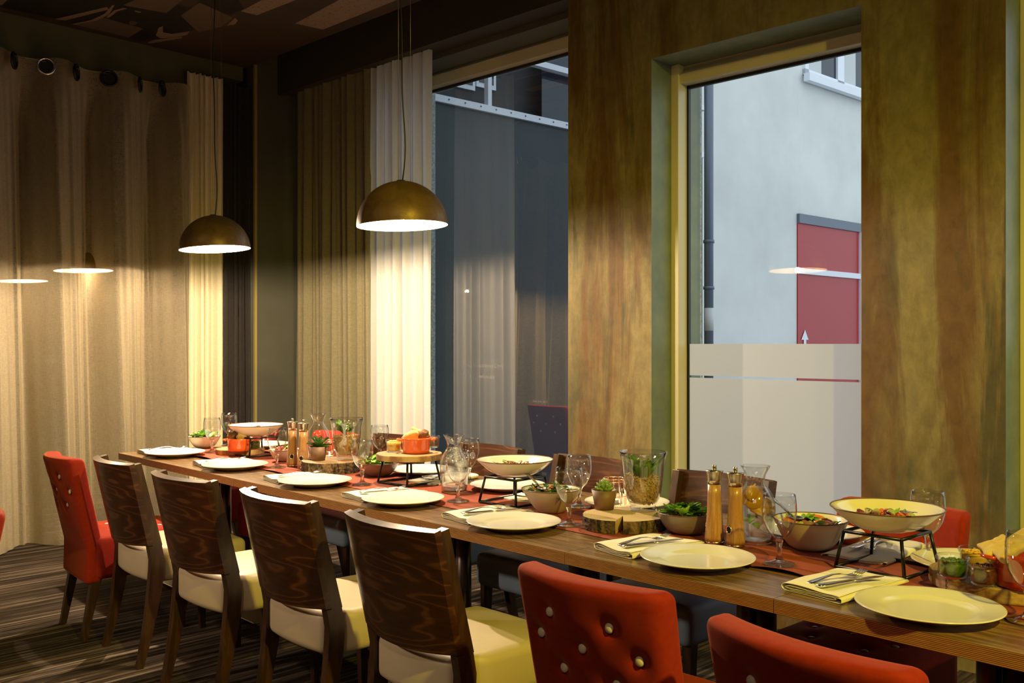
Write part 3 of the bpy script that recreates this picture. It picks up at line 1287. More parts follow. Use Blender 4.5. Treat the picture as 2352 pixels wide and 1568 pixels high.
def make_wood_chair(seat_mat, label='x'):
    t = thing('wooden_chair', label, 'chair')
    # rear legs run up as posts
    for sx in (-1, 1):
        mb = MB()
        rows = []
        zs = [0.0, 0.06, 0.12, 0.18, 0.24, 0.30, 0.36, 0.41, 0.45, 0.5120, 0.5125, 0.62, 0.74, 0.862]
        for z in zs:
            y = yback(z)
            if z < 0.5122:
                k = min(1, z / 0.34)
                y0, y1 = y - 0.010 - 0.012 * k, y + 0.016 + 0.020 * k
            else:
                y0, y1 = y - 0.003, y + 0.040 - 0.012 * (z - 0.455) / 0.4
            hw = 0.0165
            x = sx * 0.2045
            zz = z + (0.006 if z > 0.86 else 0)
            rows.append([(x - hw, y0, z), (x + hw, y0, z), (x + hw, y1, zz), (x - hw, y1, zz)])
        mb.bar(rows)
        mb.build('leg', 'walnut_post', t, bevel=0.003)
    for sx in (-1, 1):
        mb = MB()
        rows = []
        for z, h in ((0, 0.013), (0.2, 0.016), (0.385, 0.020)):
            x, y = sx * 0.190, 0.175 + 0.01 * (1 - z / 0.385)
            rows.append([(x - h, y - h, z), (x + h, y - h, z), (x + h, y + h, z), (x - h, y + h, z)])
        mb.bar(rows)
        mb.build('leg', 'dark_leg_wood', t, bevel=0.002)
    # bent backrest board
    mb = MB()
    nx, nz = 28, 12
    sag, hw = 0.050, 0.2215

    def pt(i, k, front):
        s = -1 + 2 * i / nx
        q = k / nz
        z = 0.515 + (0.862 - 0.515) * q
        z += -0.010 * (1 - q) * (1 - s * s)
        th = 0.020 + 0.012 * (1 - s ** 4) * q + 0.002
        y = yback(z) - 0.024 - sag * (1 - s * s) + (th if front else 0.0)
        if front and k == nz:
            z += 0.006
        return (s * hw, y, z)
    mb.grid(lambda u, v: pt(u * nx, v * nz, False), nx, nz)
    mb.grid(lambda u, v: pt((1 - u) * nx, v * nz, True), nx, nz)
    mb.grid(lambda u, v: tuple(a + (b - a) * v for a, b in zip(pt(u * nx, nz, False), pt(u * nx, nz, True))), nx, 1, smooth=False)
    mb.grid(lambda u, v: tuple(a + (b - a) * v for a, b in zip(pt((1 - u) * nx, 0, False), pt((1 - u) * nx, 0, True))), nx, 1, smooth=False)
    for i in (0, nx):
        g = (lambda u, v, i=i: tuple(a + (b - a) * (u if i else 1 - u) for a, b in zip(pt(i, v * nz, False), pt(i, v * nz, True))))
        mb.grid(g, 1, nz, smooth=False)
    mb.build('backrest', 'walnut_backrest', t)
    # seat: deep wrapped cushion that comes out between the posts
    mb = MB()

    def f(p):
        w = (1 - (p.x / 0.225) ** 2) * (1 - (p.y / 0.24) ** 2)
        z = p.z + (0.012 * max(0, w) if p.z > 0 else 0)
        x = p.x
        y = p.y
        if p.y < -0.13:
            k = min(1, (-0.13 - p.y) / 0.03)
            k = k * k * (3 - 2 * k)
            x *= 1 - 0.165 * k
            y -= 0.018 * k * (1 - (p.x / 0.22) ** 2)
        return Vector((x, y, z))
    mb.rbox((0, 0.0, 0.420), (0.440, 0.440, 0.140), 0.030, (10, 16, 2), f)
    mb.build('seat', seat_mat, t)
    return t


wood_cream = Proto(lambda: make_wood_chair('cream_leather'))
wood_blue = Proto(lambda: make_wood_chair('blue_leather'))

# near row: top rail centre (x, y) -> chair origin
near = [(-4.135, 1.775, -0.02, 'dark walnut chair with cream seat standing right beside the far red tufted chair'),
        (-3.465, 1.735, 0.05, 'dark walnut chair with swirling pale grain, second wooden chair from the left'),
        (-2.790, 1.735, 0.00, 'dark walnut chair whose curved top rail shines brightest under the lamp'),
        (-2.150, 1.720, 0.0, 'large dark walnut chair with yellow lit seat beside the near red tufted chair')]
for x, y, rz, lab in near:
    wood_cream.put((x - 0.0, y + 0.30, 0), rz + TA, lab, 'wooden chairs on the near side')
far = [(-4.13, 3.34, 'wooden chair behind the far wine glasses, its blue grey seat seen under the table'),
       (-3.41, 3.335, 'wooden chair on the window side behind the water carafe'),
       (-2.72, 3.29, 'wooden chair on the window side behind the succulent pot and wire candle holder'),
       (-2.01, 3.21, 'wooden chair on the window side behind the two salt and pepper mills')]
for x, y, lab in far:
    wood_blue.put((x, y - 0.285, 0), PI + TA, lab, 'wooden chairs on the window side')

BR = [(-0.09, 0.755), (0.09, 0.755), (-0.145, 0.690), (0.0, 0.688), (0.150, 0.690), (-0.08, 0.620), (0.08, 0.620)]


def make_red_chair():
    t = thing('upholstered_chair', 'x', 'chair')
    W, Hh, D = 0.425, 0.59, 0.078

    def lean(z):
        return -0.205 - 0.085 * max(0, (z - 0.42)) / 0.43 - 0.03 * max(0, (0.42 - z))

    # back slab, dimpled where the buttons sit
    mb = MB()
    cz = 0.552

    def f(p):
        z = p.z + cz
        s = p.x / (W / 2)
        x, y = p.x, p.y
        x *= 0.955 + 0.055 * min(1, max(0, (z - 0.35) / 0.5))
        side = -1 if y < 0 else 1
        if abs(y) > 0.02:
            puff = 0.004 * (1 - s * s)
            dim = 0
            for bx, bz in BR:
                r2 = ((p.x - bx) ** 2 + (z - bz) ** 2)
                dim += 0.016 * math.exp(-r2 / (0.020 ** 2)) + 0.006 * math.exp(-r2 / (0.05 ** 2))
            y = side * (abs(y) + puff - min(dim, 0.021))
        y += lean(z) - 0.042 * (1 - s * s) * min(1, max(0, (z - 0.40) / 0.35)) + 0.012
        return Vector((x, y, z))
    mb.rbox((0, 0, 0), (W, D, Hh), 0.024, (40, 3, 54), f)
    back = mb.build('backrest', 'red_velour', t)
    for side, mname in ((-1, 'button_cream'), (1, 'button_pale')):
        for bx, bz in BR:
            s = bx / (W / 2)
            y = lean(bz) - 0.042 * (1 - s * s) * min(1, max(0, (bz - 0.40) / 0.35)) + 0.012
            y += side * (D / 2 - 0.012)
            mb = MB()
            mb.ball((bx * 0.99, y, bz), (0.0115, 0.0065, 0.0115), 14, 8)
            mb.build('button', mname, back)
    mb = MB()

    SB = [(-0.085, -0.06), (0.085, -0.06), (0.0, 0.04), (-0.13, 0.04), (0.13, 0.04), (-0.085, 0.14), (0.085, 0.14)]

    def g(p):
        w = max(0, 1 - (p.x / 0.22) ** 2) * max(0, 1 - (p.y / 0.22) ** 2)
        z = p.z
        if p.z > 0.05:
            z += 0.022 * w
            for bx, by in SB:
                r2 = (p.x - bx) ** 2 + (p.y + 0.03 - by) ** 2
                z -= 0.013 * math.exp(-r2 / 0.022 ** 2) + 0.005 * math.exp(-r2 / 0.05 ** 2)
        return Vector((p.x, p.y, z))
    mb.rbox((0, 0.03, 0.375), (0.435, 0.45, 0.20), 0.030, (34, 34, 3), g)
    seat = mb.build('seat', 'red_velour', t)
    for bx, by in SB:
        mb = MB()
        mb.ball((bx, by, 0.4755 + 0.022 * (1 - (bx / 0.22) ** 2) * (1 - (by / 0.24) ** 2) - 0.013), (0.0115, 0.0115, 0.006), 14, 8)
        mb.build('button', 'button_pale', seat)
    for sx in (-1, 1):
        for sy in (-1, 1):
            mb = MB()
            rows = []
            for z, h in ((0, 0.014), (0.15, 0.018), (0.285, 0.022)):
                x = sx * 0.178
                y = (0.215 if sy > 0 else -0.185 - 0.055 * (1 - z / 0.285))
                rows.append([(x - h, y - h, z), (x + h, y - h, z), (x + h, y + h, z), (x - h, y + h, z)])
            mb.bar(rows)
            mb.build('leg', 'dark_leg_wood', t, bevel=0.002)
    return t


red = Proto(make_red_chair)
red.put((-4.655, 2.045, 0), TA - 0.06, 'red tufted chair at the far left with pale buttons, standing fully in view', 'red tufted chairs')
red.put((-1.375, 1.955, 0), TA + 0.02, 'big red tufted chair in the foreground with six pale buttons on its back', 'red tufted chairs')
red.put((-0.770, 1.86, 0), TA - 0.10, 'nearest red tufted chair, only the top of its back showing at the bottom right', 'red tufted chairs')
red.put((-1.29, 2.86, 0), PI + TA, 'red upholstered chair on the window side behind the nearest bowl on its stand', 'red tufted chairs')
red.put((-0.62, 2.82, 0), PI + TA, 'red upholstered chair at the right edge under the last table', 'red tufted chairs')
red.put((-4.74, 3.07, 0), PI + TA, 'orange red chair on the window side behind the vase and carafe', 'red tufted chairs')
red.put((-5.52, 3.02, 0), PI + TA, 'red chair on the window side at the far end, seen under the table', 'red tufted chairs')
# chair of the next row, cut by the left edge
red.put((-3.400, 0.712, 0), PI, 'red chair of which only a sliver shows at the left edge of the picture', 'red tufted chairs')

# ================================================================== pendant lamps
def dome_mat():
    m = mat('aged_bronze', (0.11, 0.070, 0.026), 0.48, 0.35)
    f = noise(m, mapping(m, (1, 1, 1)), 11, 7, 0.7, 0.5)
    L(m, ramp(m, f, [(0.3, (0.085, 0.048, 0.020)), (0.55, (0.17, 0.100, 0.036)), (0.8, (0.24, 0.145, 0.055))]), bsdf(m).inputs['Base Color'])
    r = ramp(m, f, [(0.3, (0.55, 0.55, 0.55)), (0.7, (0.36, 0.36, 0.36))])
    L(m, r, bsdf(m).inputs['Roughness'])
    m2 = mat('pale_gold_leaf', (0.88, 0.74, 0.47), 0.6, 0.0)
    f = noise(m2, mapping(m2, (1, 1, 1)), 22, 5, 0.7)
    L(m2, ramp(m2, f, [(0.35, (0.72, 0.55, 0.30)), (0.6, (0.92, 0.80, 0.55))]), bsdf(m2).inputs['Base Color'])


dome_mat()
mat('bulb_glow', (1, 0.9, 0.7), 0.5, emit=(1.0, 0.80, 0.52), es=60)
mat('black_cord', (0.02, 0.012, 0.008), 0.6)
mat('steel_wire', (0.45, 0.36, 0.2), 0.35, 0.9)
mat('socket_black', (0.02, 0.02, 0.02), 0.5)


def make_pendant():
    t = thing('pendant_lamp', 'x', 'lamp')
    R, n = 0.20, 24
    outer = [(R * math.cos(a) if a < PI / 2 - 1e-4 else 0.0, R * 0.98 * math.sin(a)) for a in [PI / 2 * k / n for k in range(n + 1)]]
    mb = MB()
    mb.lathe(outer, 72)
    mb.build('lamp_shade', 'aged_bronze', t)
    r2 = R - 0.003
    inner = [(r2 * math.cos(a) if a < PI / 2 - 1e-4 else 0.0, r2 * 0.98 * math.sin(a)) for a in [PI / 2 * k / n for k in range(n, -1, -1)]]
    mb = MB()
    mb.lathe(inner + [(R, 0.0)], 72)
    mb.build('shade_lining', 'pale_gold_leaf', t)
    mb = MB()
    mb.tube([(0, 0, 0.20), (0, 0, 0.075)], 0.018, 14)
    mb.build('socket', 'socket_black', t)
    mb = MB()
    mb.ball((0, 0, 0.052), (0.024, 0.024, 0.028), 16, 12)
    mb.build('bulb', 'bulb_glow', t)
    zt = ZC - 1.90
    for k in range(3):
        a = 2 * PI * k / 3 + 0.5
        mb = MB()
        mb.tube([(0.035 * math.cos(a), 0.035 * math.sin(a), 0.19), (0.035 * math.cos(a), 0.035 * math.sin(a), zt)], 0.0008, 6)
        mb.build('suspension_wire', 'steel_wire', t)
    mb = MB()
    pts = []
    for k in range(30):
        q = k / 29
        pts.append((0.012 * math.sin(q * 7) * (1 - q) + 0.010 * math.sin(q * 17) * (1 - q) ** 2, 0.012 * math.cos(q * 5) * (1 - q) - 0.012 * (1 - q), 0.195 + (zt - 0.195) * q))
    mb.tube(pts, 0.0032, 8)
    mb.build('cord', 'black_cord', t)
    mb = MB()
    mb.lathe([(0.0, zt - 0.05), (0.035, zt - 0.045), (0.058, zt - 0.02), (0.062, zt)], 32)
    mb.build('ceiling_rose', 'aged_bronze', t)
    return t


pend = Proto(make_pendant)


def lamp_at(x, y, z, label, power, group='bronze dome pendants', tilt=0.0):
    o = pend.put((x, y, z), 0.4, label, group)
    if tilt:
        ax = Matrix.Rotation(-0.4, 3, 'Z') @ Vector((-0.698, 0.716, 0))
        for ch in o.children:
            if ch.name.split('.')[0] in ('lamp_shade', 'shade_lining', 'bulb', 'socket'):
                ch.rotation_euler = Matrix.Rotation(-tilt, 3, ax).to_euler()
    lamp('pendant_light', 'POINT', (x, y, z + 0.004), power, WARM, 0.018)
    return o


lamp_at(-3.286, 2.68, 1.890, 'large bronze dome lamp hanging over the table in front of the white curtain', 115, tilt=0.035)
lamp_at(-5.113, 2.777, 1.920, 'farther bronze dome lamp hanging in front of the black curtain at the corner', 270, tilt=0.06)
lamp_at(-7.06, 2.80, 1.90, 'dim dome lamp glowing behind the sheer curtain, right one of two', 26)
lamp_at(-8.60, 2.90, 1.90, 'dim dome lamp glowing behind the sheer curtain, left one of two', 26)

# ================================================================== beyond the sheer curtain
t = thing('dining_table', 'dark table standing behind the sheer curtain', 'table', (-7.35, 1.15, 0.75))
mb = MB()
mb.bb(-1.3, 0.15, 0.0, 0.8, -0.035, 0)
mb.build('tabletop', 'walnut_veneer', t)
mb = MB()
mb.tube([(-0.6, 0.4, -0.74), (-0.6, 0.4, -0.035)], 0.035, 16)
mb.build('column', 'brushed_steel', t)
mb = MB()
mb.bb(-0.85, -0.35, 0.15, 0.65, -0.75, -0.738)
mb.build('base_plate', 'brushed_steel', t)

wood_cream.put((-7.75, 0.98, 0), 0.1, 'wooden chair dimly seen through the sheer curtain, nearer one', 'wooden chairs beyond the sheer curtain')
wood_cream.put((-8.35, 0.98, 0), -0.1, 'wooden chair dimly seen through the sheer curtain, farther one', 'wooden chairs beyond the sheer curtain')
# ================================================================== tableware materials
thin_glass('clear_glass', (0.985, 0.992, 0.988))
glass_mat('solid_glass', (0.99, 0.995, 0.99), 0.30)
glass_mat('water', (0.98, 0.99, 0.985), 0.60, 1.33)
mat('white_porcelain', (0.74, 0.71, 0.64), 0.16, spec=0.55, coat=0.3)
mat('stone_bowl_glaze', (0.47, 0.38, 0.29), 0.35, spec=0.4)
mat('cream_glaze', (0.78, 0.73, 0.60), 0.18, coat=0.3)
mat('brown_rim', (0.10, 0.05, 0.02), 0.4)
mat('grey_brown_glaze', (0.20, 0.15, 0.11), 0.30, coat=0.2)
mat('linen_napkin', (0.80, 0.76, 0.66), 0.9, sheen=0.2, spec=0.1)
mat('polished_cutlery', (0.80, 0.78, 0.76), 0.24, 1.0)
wood('bamboo', (0.40, 0.20, 0.070), (0.46, 0.245, 0.090), (0.52, 0.29, 0.12), 3.0, (30, 30, 1.5), 0.35, 0.3, rings=3)
mat('brushed_mill_steel', (0.62, 0.56, 0.46), 0.25, 1.0)
mat('black_iron', (0.006, 0.006, 0.006), 0.32, 0.3)
mat('orange_enamel', (0.72, 0.115, 0.022), 0.14, coat=0.5)
mat('red_enamel', (0.50, 0.045, 0.018), 0.14, coat=0.5)
mat('rose_gold', (0.80, 0.42, 0.26), 0.22, 1.0)
noisy('terracotta_pot', (0.12, 0.070, 0.042), (0.20, 0.105, 0.060), 14, rough=0.55)
noisy('leaf_green', (0.075, 0.19, 0.022), (0.13, 0.30, 0.040), 9, rough=0.4, spec=0.5)
noisy('leaf_bright', (0.16, 0.34, 0.035), (0.24, 0.46, 0.06), 14, rough=0.42)
noisy('leaf_dark', (0.030, 0.095, 0.020), (0.06, 0.16, 0.03), 14, rough=0.4)
noisy('succulent_green', (0.17, 0.27, 0.075), (0.25, 0.37, 0.11), 14, rough=0.5)
noisy('wood_chip', (0.38, 0.22, 0.085), (0.56, 0.36, 0.15), 25, rough=0.8)
noisy('rustic_bread', (0.55, 0.38, 0.15), (0.70, 0.52, 0.24), 18, rough=0.8, bumps=0.3)
noisy('dark_bread', (0.11, 0.050, 0.022), (0.20, 0.10, 0.045), 30, rough=0.85, bumps=0.5)
noisy('pesto', (0.050, 0.115, 0.012), (0.09, 0.18, 0.02), 120, rough=0.4)
noisy('yellow_spread', (0.70, 0.40, 0.040), (0.80, 0.50, 0.07), 60, rough=0.5)
noisy('dark_relish', (0.060, 0.018, 0.010), (0.16, 0.055, 0.025), 120, rough=0.3)
mat('tomato_red', (0.42, 0.045, 0.020), 0.3)
mat('grilled_orange', (0.62, 0.17, 0.035), 0.4)
mat('onion_purple', (0.16, 0.030, 0.045), 0.35)
mat('meat_brown', (0.30, 0.13, 0.07), 0.5)
mat('pale_green', (0.34, 0.42, 0.10), 0.4)
mat('mushroom', (0.42, 0.30, 0.20), 0.6)
mat('candle_wax', (0.85, 0.78, 0.62), 0.5)
mat('candle_flame', (1, 0.75, 0.35), 0.5, emit=(1.0, 0.62, 0.22), es=90)
mat('orange_slice', (0.85, 0.42, 0.03), 0.3)


def endgrain(name, ca, cb, cc):
    m = mat(name, ca, 0.6)
    tc = N(m, 'ShaderNodeTexCoord')
    vl = N(m, 'ShaderNodeVectorMath', operation='MULTIPLY')
    vl.inputs[1].default_value = (1, 1, 0)
    L(m, tc.outputs['Object'], vl.inputs[0])
    ln = N(m, 'ShaderNodeVectorMath', operation='LENGTH')
    L(m, vl.outputs[0], ln.inputs[0])
    f = noise(m, tc.outputs['Object'], 9, 4)
    a = N(m, 'ShaderNodeMath', operation='MULTIPLY_ADD')
    a.inputs[1].default_value = 0.05
    L(m, f, a.inputs[0])
    L(m, ln.outputs['Value'], a.inputs[2])
    k = N(m, 'ShaderNodeMath', operation='MULTIPLY')
    k.inputs[1].default_value = 6.283 / 0.009
    L(m, a.outputs[0], k.inputs[0])
    s = N(m, 'ShaderNodeMath', operation='SINE')
    L(m, k.outputs[0], s.inputs[0])
    h = N(m, 'ShaderNodeMath', operation='MULTIPLY_ADD')
    h.inputs[1].default_value = 0.5
    h.inputs[2].default_value = 0.5
    L(m, s.outputs[0], h.inputs[0])
    c = ramp(m, h.outputs[0], [(0.0, ca), (0.6, cb), (1.0, cc)])
    L(m, c, bsdf(m).inputs['Base Color'])


endgrain('pale_endgrain', (0.46, 0.33, 0.16), (0.52, 0.38, 0.20), (0.56, 0.42, 0.23))
endgrain('brown_endgrain', (0.25, 0.155, 0.070), (0.31, 0.20, 0.095), (0.37, 0.245, 0.12))
m_ = noisy('rough_bark', (0.018, 0.011, 0.006), (0.20, 0.125, 0.058), 34, stretch=(1, 1, 0.40), lo=0.42, hi=0.62, rough=0.9, bumps=1.0, dist=0.8)
noisy('peeled_bark', (0.26, 0.13, 0.05), (0.50, 0.34, 0.14), 14, stretch=(1, 1, 0.5), lo=0.42, hi=0.55, rough=0.6, bumps=0.3)


# ================================================================== builders
def make_plate():
    t = thing('dinner_plate', 'x', 'plate')
    mb = MB()
    mb.lathe([(0.0, 0.0105), (0.085, 0.0105), (0.098, 0.0118), (0.106, 0.0165), (0.112, 0.0185), (0.150, 0.0255), (0.1575, 0.0275), (0.1600, 0.0270),
              (0.1605, 0.0255), (0.155, 0.0225), (0.112, 0.0120), (0.096, 0.0045), (0.090, 0.0), (0.086, 0.0), (0.084, 0.004), (0.0, 0.004)], 96)
    mb.build('plate_body', 'white_porcelain', t)
    return t


def make_plate_mesh():
    mb = MB()
    mb.lathe([(0.0, 0.0105), (0.085, 0.0105), (0.098, 0.0118), (0.106, 0.0165), (0.112, 0.0185), (0.150, 0.0255), (0.1575, 0.0275), (0.1600, 0.0270),
              (0.1605, 0.0255), (0.155, 0.0225), (0.112, 0.0120), (0.096, 0.0045), (0.090, 0.0), (0.086, 0.0), (0.084, 0.004), (0.0, 0.004)], 96)
    o = mb.build('dinner_plate', 'white_porcelain')
    o['category'] = 'plate'
    return o


def make_napkin_mesh(seed, w=0.168, d=0.31):
    rnd = random.Random(seed)
    # section across the rolled fold, drawn as one folded sheet
    sec = []
    hw = w / 2
    sec += [(-hw + 0.018, 0.004), (-hw * 0.3, 0.0045), (0.01, 0.006), (hw * 0.55, 0.0055)]
    sec += [(hw * 0.8, 0.008), (hw * 0.72, 0.0115), (hw * 0.3, 0.0095), (-hw * 0.2, 0.0085), (-hw * 0.75, 0.0075)]
    sec += [(-hw * 0.93, 0.0105), (-hw * 0.80, 0.0145), (-hw * 0.3, 0.0120), (hw * 0.2, 0.0125), (hw * 0.78, 0.0150)]
    sec += [(hw * 0.97, 0.0130), (hw, 0.0075), (hw * 0.97, 0.0015), (hw * 0.7, 0.0008), (0, 0.0008), (-hw * 0.8, 0.0008), (-hw * 0.99, 0.003)]
    sec += [(-hw * 1.06, 0.0095), (-hw * 1.0, 0.0185), (-hw * 0.7, 0.0205), (-hw * 0.2, 0.0180), (hw * 0.3, 0.0165), (hw * 0.7, 0.0185), (hw * 0.92, 0.0178)]
    # smooth the section
    S = [Vector((a, b)) for a, b in sec]
    fine = []
    for i in range(len(S) - 1):
        p0, p1, p2, p3 = S[max(i - 1, 0)], S[i], S[i + 1], S[min(i + 2, len(S) - 1)]
        for k in range(4):
            q = k / 4
            fine.append(0.5 * ((2 * p1) + (-p0 + p2) * q + (2 * p0 - 5 * p1 + 4 * p2 - p3) * q * q + (-p0 + 3 * p1 - 3 * p2 + p3) * q ** 3))
    fine.append(S[-1])
    skew = rnd.uniform(-0.10, 0.02)
    ny = 14
    mb = MB()
    nf = len(fine) - 1

    def fn(u, v):
        p = fine[round(u * nf)]
        y = -d / 2 + d * v
        flat = 1.0 - 0.55 * v ** 1.3
        wig = 0.0012 * math.sin(v * 9 + p.x * 40 + seed)
        x = p.x * (1 + 0.10 * v) + skew * (y + d / 2) + 0.004 * math.sin(v * 3 + seed)
        yy = y + 0.05 * (p.x / w) * v + 0.008 * math.sin(p.x * 30 + seed) * (0.3 + v) - 0.015 * (p.x / w)
        return (x, yy, max(0.0006, p.y * flat + (wig if p.y > 0.012 else 0)))
    mb.grid(fn, nf, ny)
    o = mb.build('folded_napkin', 'linen_napkin', solid=0.0011, offset=0)
    o['category'] = 'napkin'
    return o


def make_fork_mesh():
    mb = MB()
    prof = [(-0.100, 0.0100, 0.002), (-0.097, 0.0115, 0.002), (-0.085, 0.0105, 0.0045), (-0.05, 0.0062, 0.0095), (-0.015, 0.0038, 0.0135), (0.015, 0.0034, 0.0115), (0.030, 0.0052, 0.0070),
            (0.042, 0.0110, 0.0035), (0.055, 0.0125, 0.0025), (0.066, 0.0125, 0.0035)]
    th = 0.0011
    rows = [[(-w, y, z - th), (w, y, z - th), (w, y, z + th), (-w, y, z + th)] for y, w, z in prof]
    mb.bar(rows, smooth=True)
    for k in range(4):
        x = -0.0103 + k * 0.00687
        rows = []
        for y, z, w in ((0.0655, 0.0034, 0.0020), (0.085, 0.0075, 0.0017), (0.103, 0.0125, 0.0010)):
            rows.append([(x - w, y, z - th), (x + w, y, z - th), (x + w, y, z + th), (x - w, y, z + th)])
        mb.bar(rows, smooth=True)
    o = mb.build('fork', 'polished_cutlery')
    o['category'] = 'fork'
    return o


def make_knife_mesh():
    mb = MB()
    prof = [(-0.110, 0.0075, 0.0028), (-0.106, 0.0095, 0.0034), (-0.09, 0.0090, 0.0038), (-0.04, 0.0062, 0.0034), (0.0, 0.0054, 0.0030), (0.006, 0.0062, 0.0024)]
    rows = [[(-w, y, 0.004 - h), (w, y, 0.004 - h), (w * 0.8, y, 0.004 + h), (-w * 0.8, y, 0.004 + h)] for y, w, h in prof]
    mb.bar(rows, smooth=True)
    rows = []
    for y, a, b in ((0.004, -0.007, 0.006), (0.02, -0.010, 0.0075), (0.08, -0.010, 0.0080), (0.10, -0.006, 0.0080), (0.113, 0.003, 0.0070)):
        rows.append([(a, y, 0.0034), (b, y, 0.0030), (b, y, 0.0050), (a, y, 0.0044)])
    mb.bar(rows, smooth=True)
    o = mb.build('knife', 'polished_cutlery')
    o['category'] = 'knife'
    return o


def make_spoon_mesh(parent=None):
    """serving spoon: the bowl lies at the origin, the handle rises along -x"""
    mb = MB()

    def bowl(u, v):
        a = 2 * PI * u
        r = v
        x = 0.030 * r * math.cos(a) * (1.0 + 0.12 * math.cos(a))
        y = 0.021 * r * math.sin(a)
        return (x, y, -0.008 * (1 - r * r))
    mb.grid(bowl, 24, 8)
    prof = [(-0.027, 0.006, 0.000), (-0.05, 0.0040, 0.008), (-0.09, 0.0042, 0.020), (-0.13, 0.0075, 0.030), (-0.155, 0.0105, 0.034), (-0.168, 0.0085, 0.033)]
    rows = [[(x, -w, z - 0.001), (x, w, z - 0.001), (x, w, z + 0.001), (x, -w, z + 0.001)] for x, w, z in prof]
    mb.bar(rows, smooth=True)
    o = mb.build('serving_spoon', 'polished_cutlery', solid=0.0009)
    o['category'] = 'spoon'
    return o


GOB_OUT = [(0.0115, 0.070), (0.020, 0.0775), (0.031, 0.090), (0.041, 0.110), (0.0465, 0.130), (0.0480, 0.148), (0.0468, 0.172), (0.0435, 0.1960)]


def make_goblet():
    t = thing('wine_goblet', 'x', 'glass')
    mb = MB()
    out = [(0.0, 0.068)] + GOB_OUT
    inn = [(r - 0.0011, z) for r, z in reversed(GOB_OUT)]
    inn[-1] = (0.010, 0.074)
    mb.lathe(out + inn + [(0.0, 0.0725)], 48)
    mb.build('goblet_bowl', 'clear_glass', t)
    mb = MB()
    mb.lathe([(0.0, 0.0), (0.0435, 0.0), (0.0445, 0.0016), (0.043, 0.0030), (0.025, 0.0065), (0.0125, 0.0125), (0.0075, 0.022), (0.0065, 0.034), (0.0070, 0.048), (0.0090, 0.058), (0.0110, 0.0665), (0.0, 0.0678)], 40)
    mb.build('stem_foot', 'solid_glass', t)
    return t


CAR = [(0.0, 0.0), (0.050, 0.0), (0.0535, 0.004), (0.0560, 0.030), (0.0595, 0.075), (0.0615, 0.105), (0.0600, 0.125), (0.0520, 0.148), (0.0390, 0.168), (0.0300, 0.183), (0.0285, 0.195), (0.0320, 0.212), (0.0400, 0.228), (0.0455, 0.238)]


def make_carafe(level=0.12, water='water'):
    t = thing('glass_carafe', 'x', 'carafe')
    inn = [(r - 0.0028, z) for r, z in reversed(CAR[2:])]
    mb = MB()
    mb.lathe(CAR + inn + [(0.047, 0.010), (0.0, 0.009)], 56)
    mb.build('carafe_body', 'clear_glass', t)
    if level:
        pts = [(0.0, 0.0095), (0.0465, 0.0105)]
        for r, z in CAR[3:]:
            if z < level:
                pts.append((r - 0.0031, z))
        # radius at the level
        for (ra, za), (rb, zb) in zip(CAR, CAR[1:]):
            if za <= level <= zb:
                pts.append((ra + (rb - ra) * (level - za) / (zb - za) - 0.0031, level))
        pts.append((0.0, level))
        mb = MB()
        mb.lathe(pts, 56)
        mb.build('water', water, t)
    return t


def make_mill():
    t = thing('pepper_mill', 'x', 'mill')
    mb = MB()
    mb.lathe([(0.0, 0.008), (0.0300, 0.008), (0.0295, 0.02), (0.0265, 0.05), (0.0228, 0.10), (0.0212, 0.15), (0.0215, 0.182), (0.0, 0.182)], 40)
    mb.build('wooden_body', 'bamboo', t)
    mb = MB()
    mb.lathe([(0.0, 0.0), (0.0285, 0.0), (0.0290, 0.0085), (0.0, 0.0085)], 40)
    mb.build('base_ring', 'brushed_mill_steel', t)
    mb = MB()
    mb.lathe([(0.0, 0.1835), (0.0218, 0.1835), (0.0222, 0.196), (0.0240, 0.210), (0.0270, 0.2225), (0.0272, 0.2245), (0.0, 0.2265)], 40)
    mb.build('steel_head', 'brushed_mill_steel', t)
    mb = MB()
    mb.lathe([(0.0, 0.2255), (0.0062, 0.2255), (0.0062, 0.2400), (0.0050, 0.2412), (0.0, 0.2412)], 20)
    mb.build('knob', 'brushed_mill_steel', t)
    mb = MB()
    mb.tube([(0.0098 * math.cos(a), -0.0272, 0.052 + 0.0120 * math.sin(a)) for a in [2 * PI * k / 20 for k in range(20)]], 0.0018, 8, closed=True)
    rim = mb.build('window_ring', 'polished_cutlery', t)
    mb = MB()
    mb.ball((0, -0.0250, 0.052), (0.0095, 0.0035, 0.0115), 14, 8)
    mb.build('window_eye', 'black_matte', rim)
    return t


def make_stand(label='x', h=0.106):
    t = thing('iron_stand', label, 'stand')
    r = 0.0048
    b, u = 0.098, 0.082
    zt = h
    base = [(-b, -b, r), (b, -b, r), (b, b, r), (-b, b, r)]
    top = [(-u, -u, zt - r), (u, -u, zt - r), (u, u, zt - r), (-u, u, zt - r)]
    for nm, q in (('base_ring', base), ('top_ring', top)):
        mb = MB()
        for k in range(4):
            mb.tube([q[k], q[(k + 1) % 4]], r, 10)
            mb.ball(q[k], r * 1.04, 10, 6)
        mb.build(nm, 'black_iron', t)
    for k in range(4):
        mb = MB()
        mb.tube([base[k], top[k]], r, 10)
        mb.build('leg', 'black_iron', t)
    return t


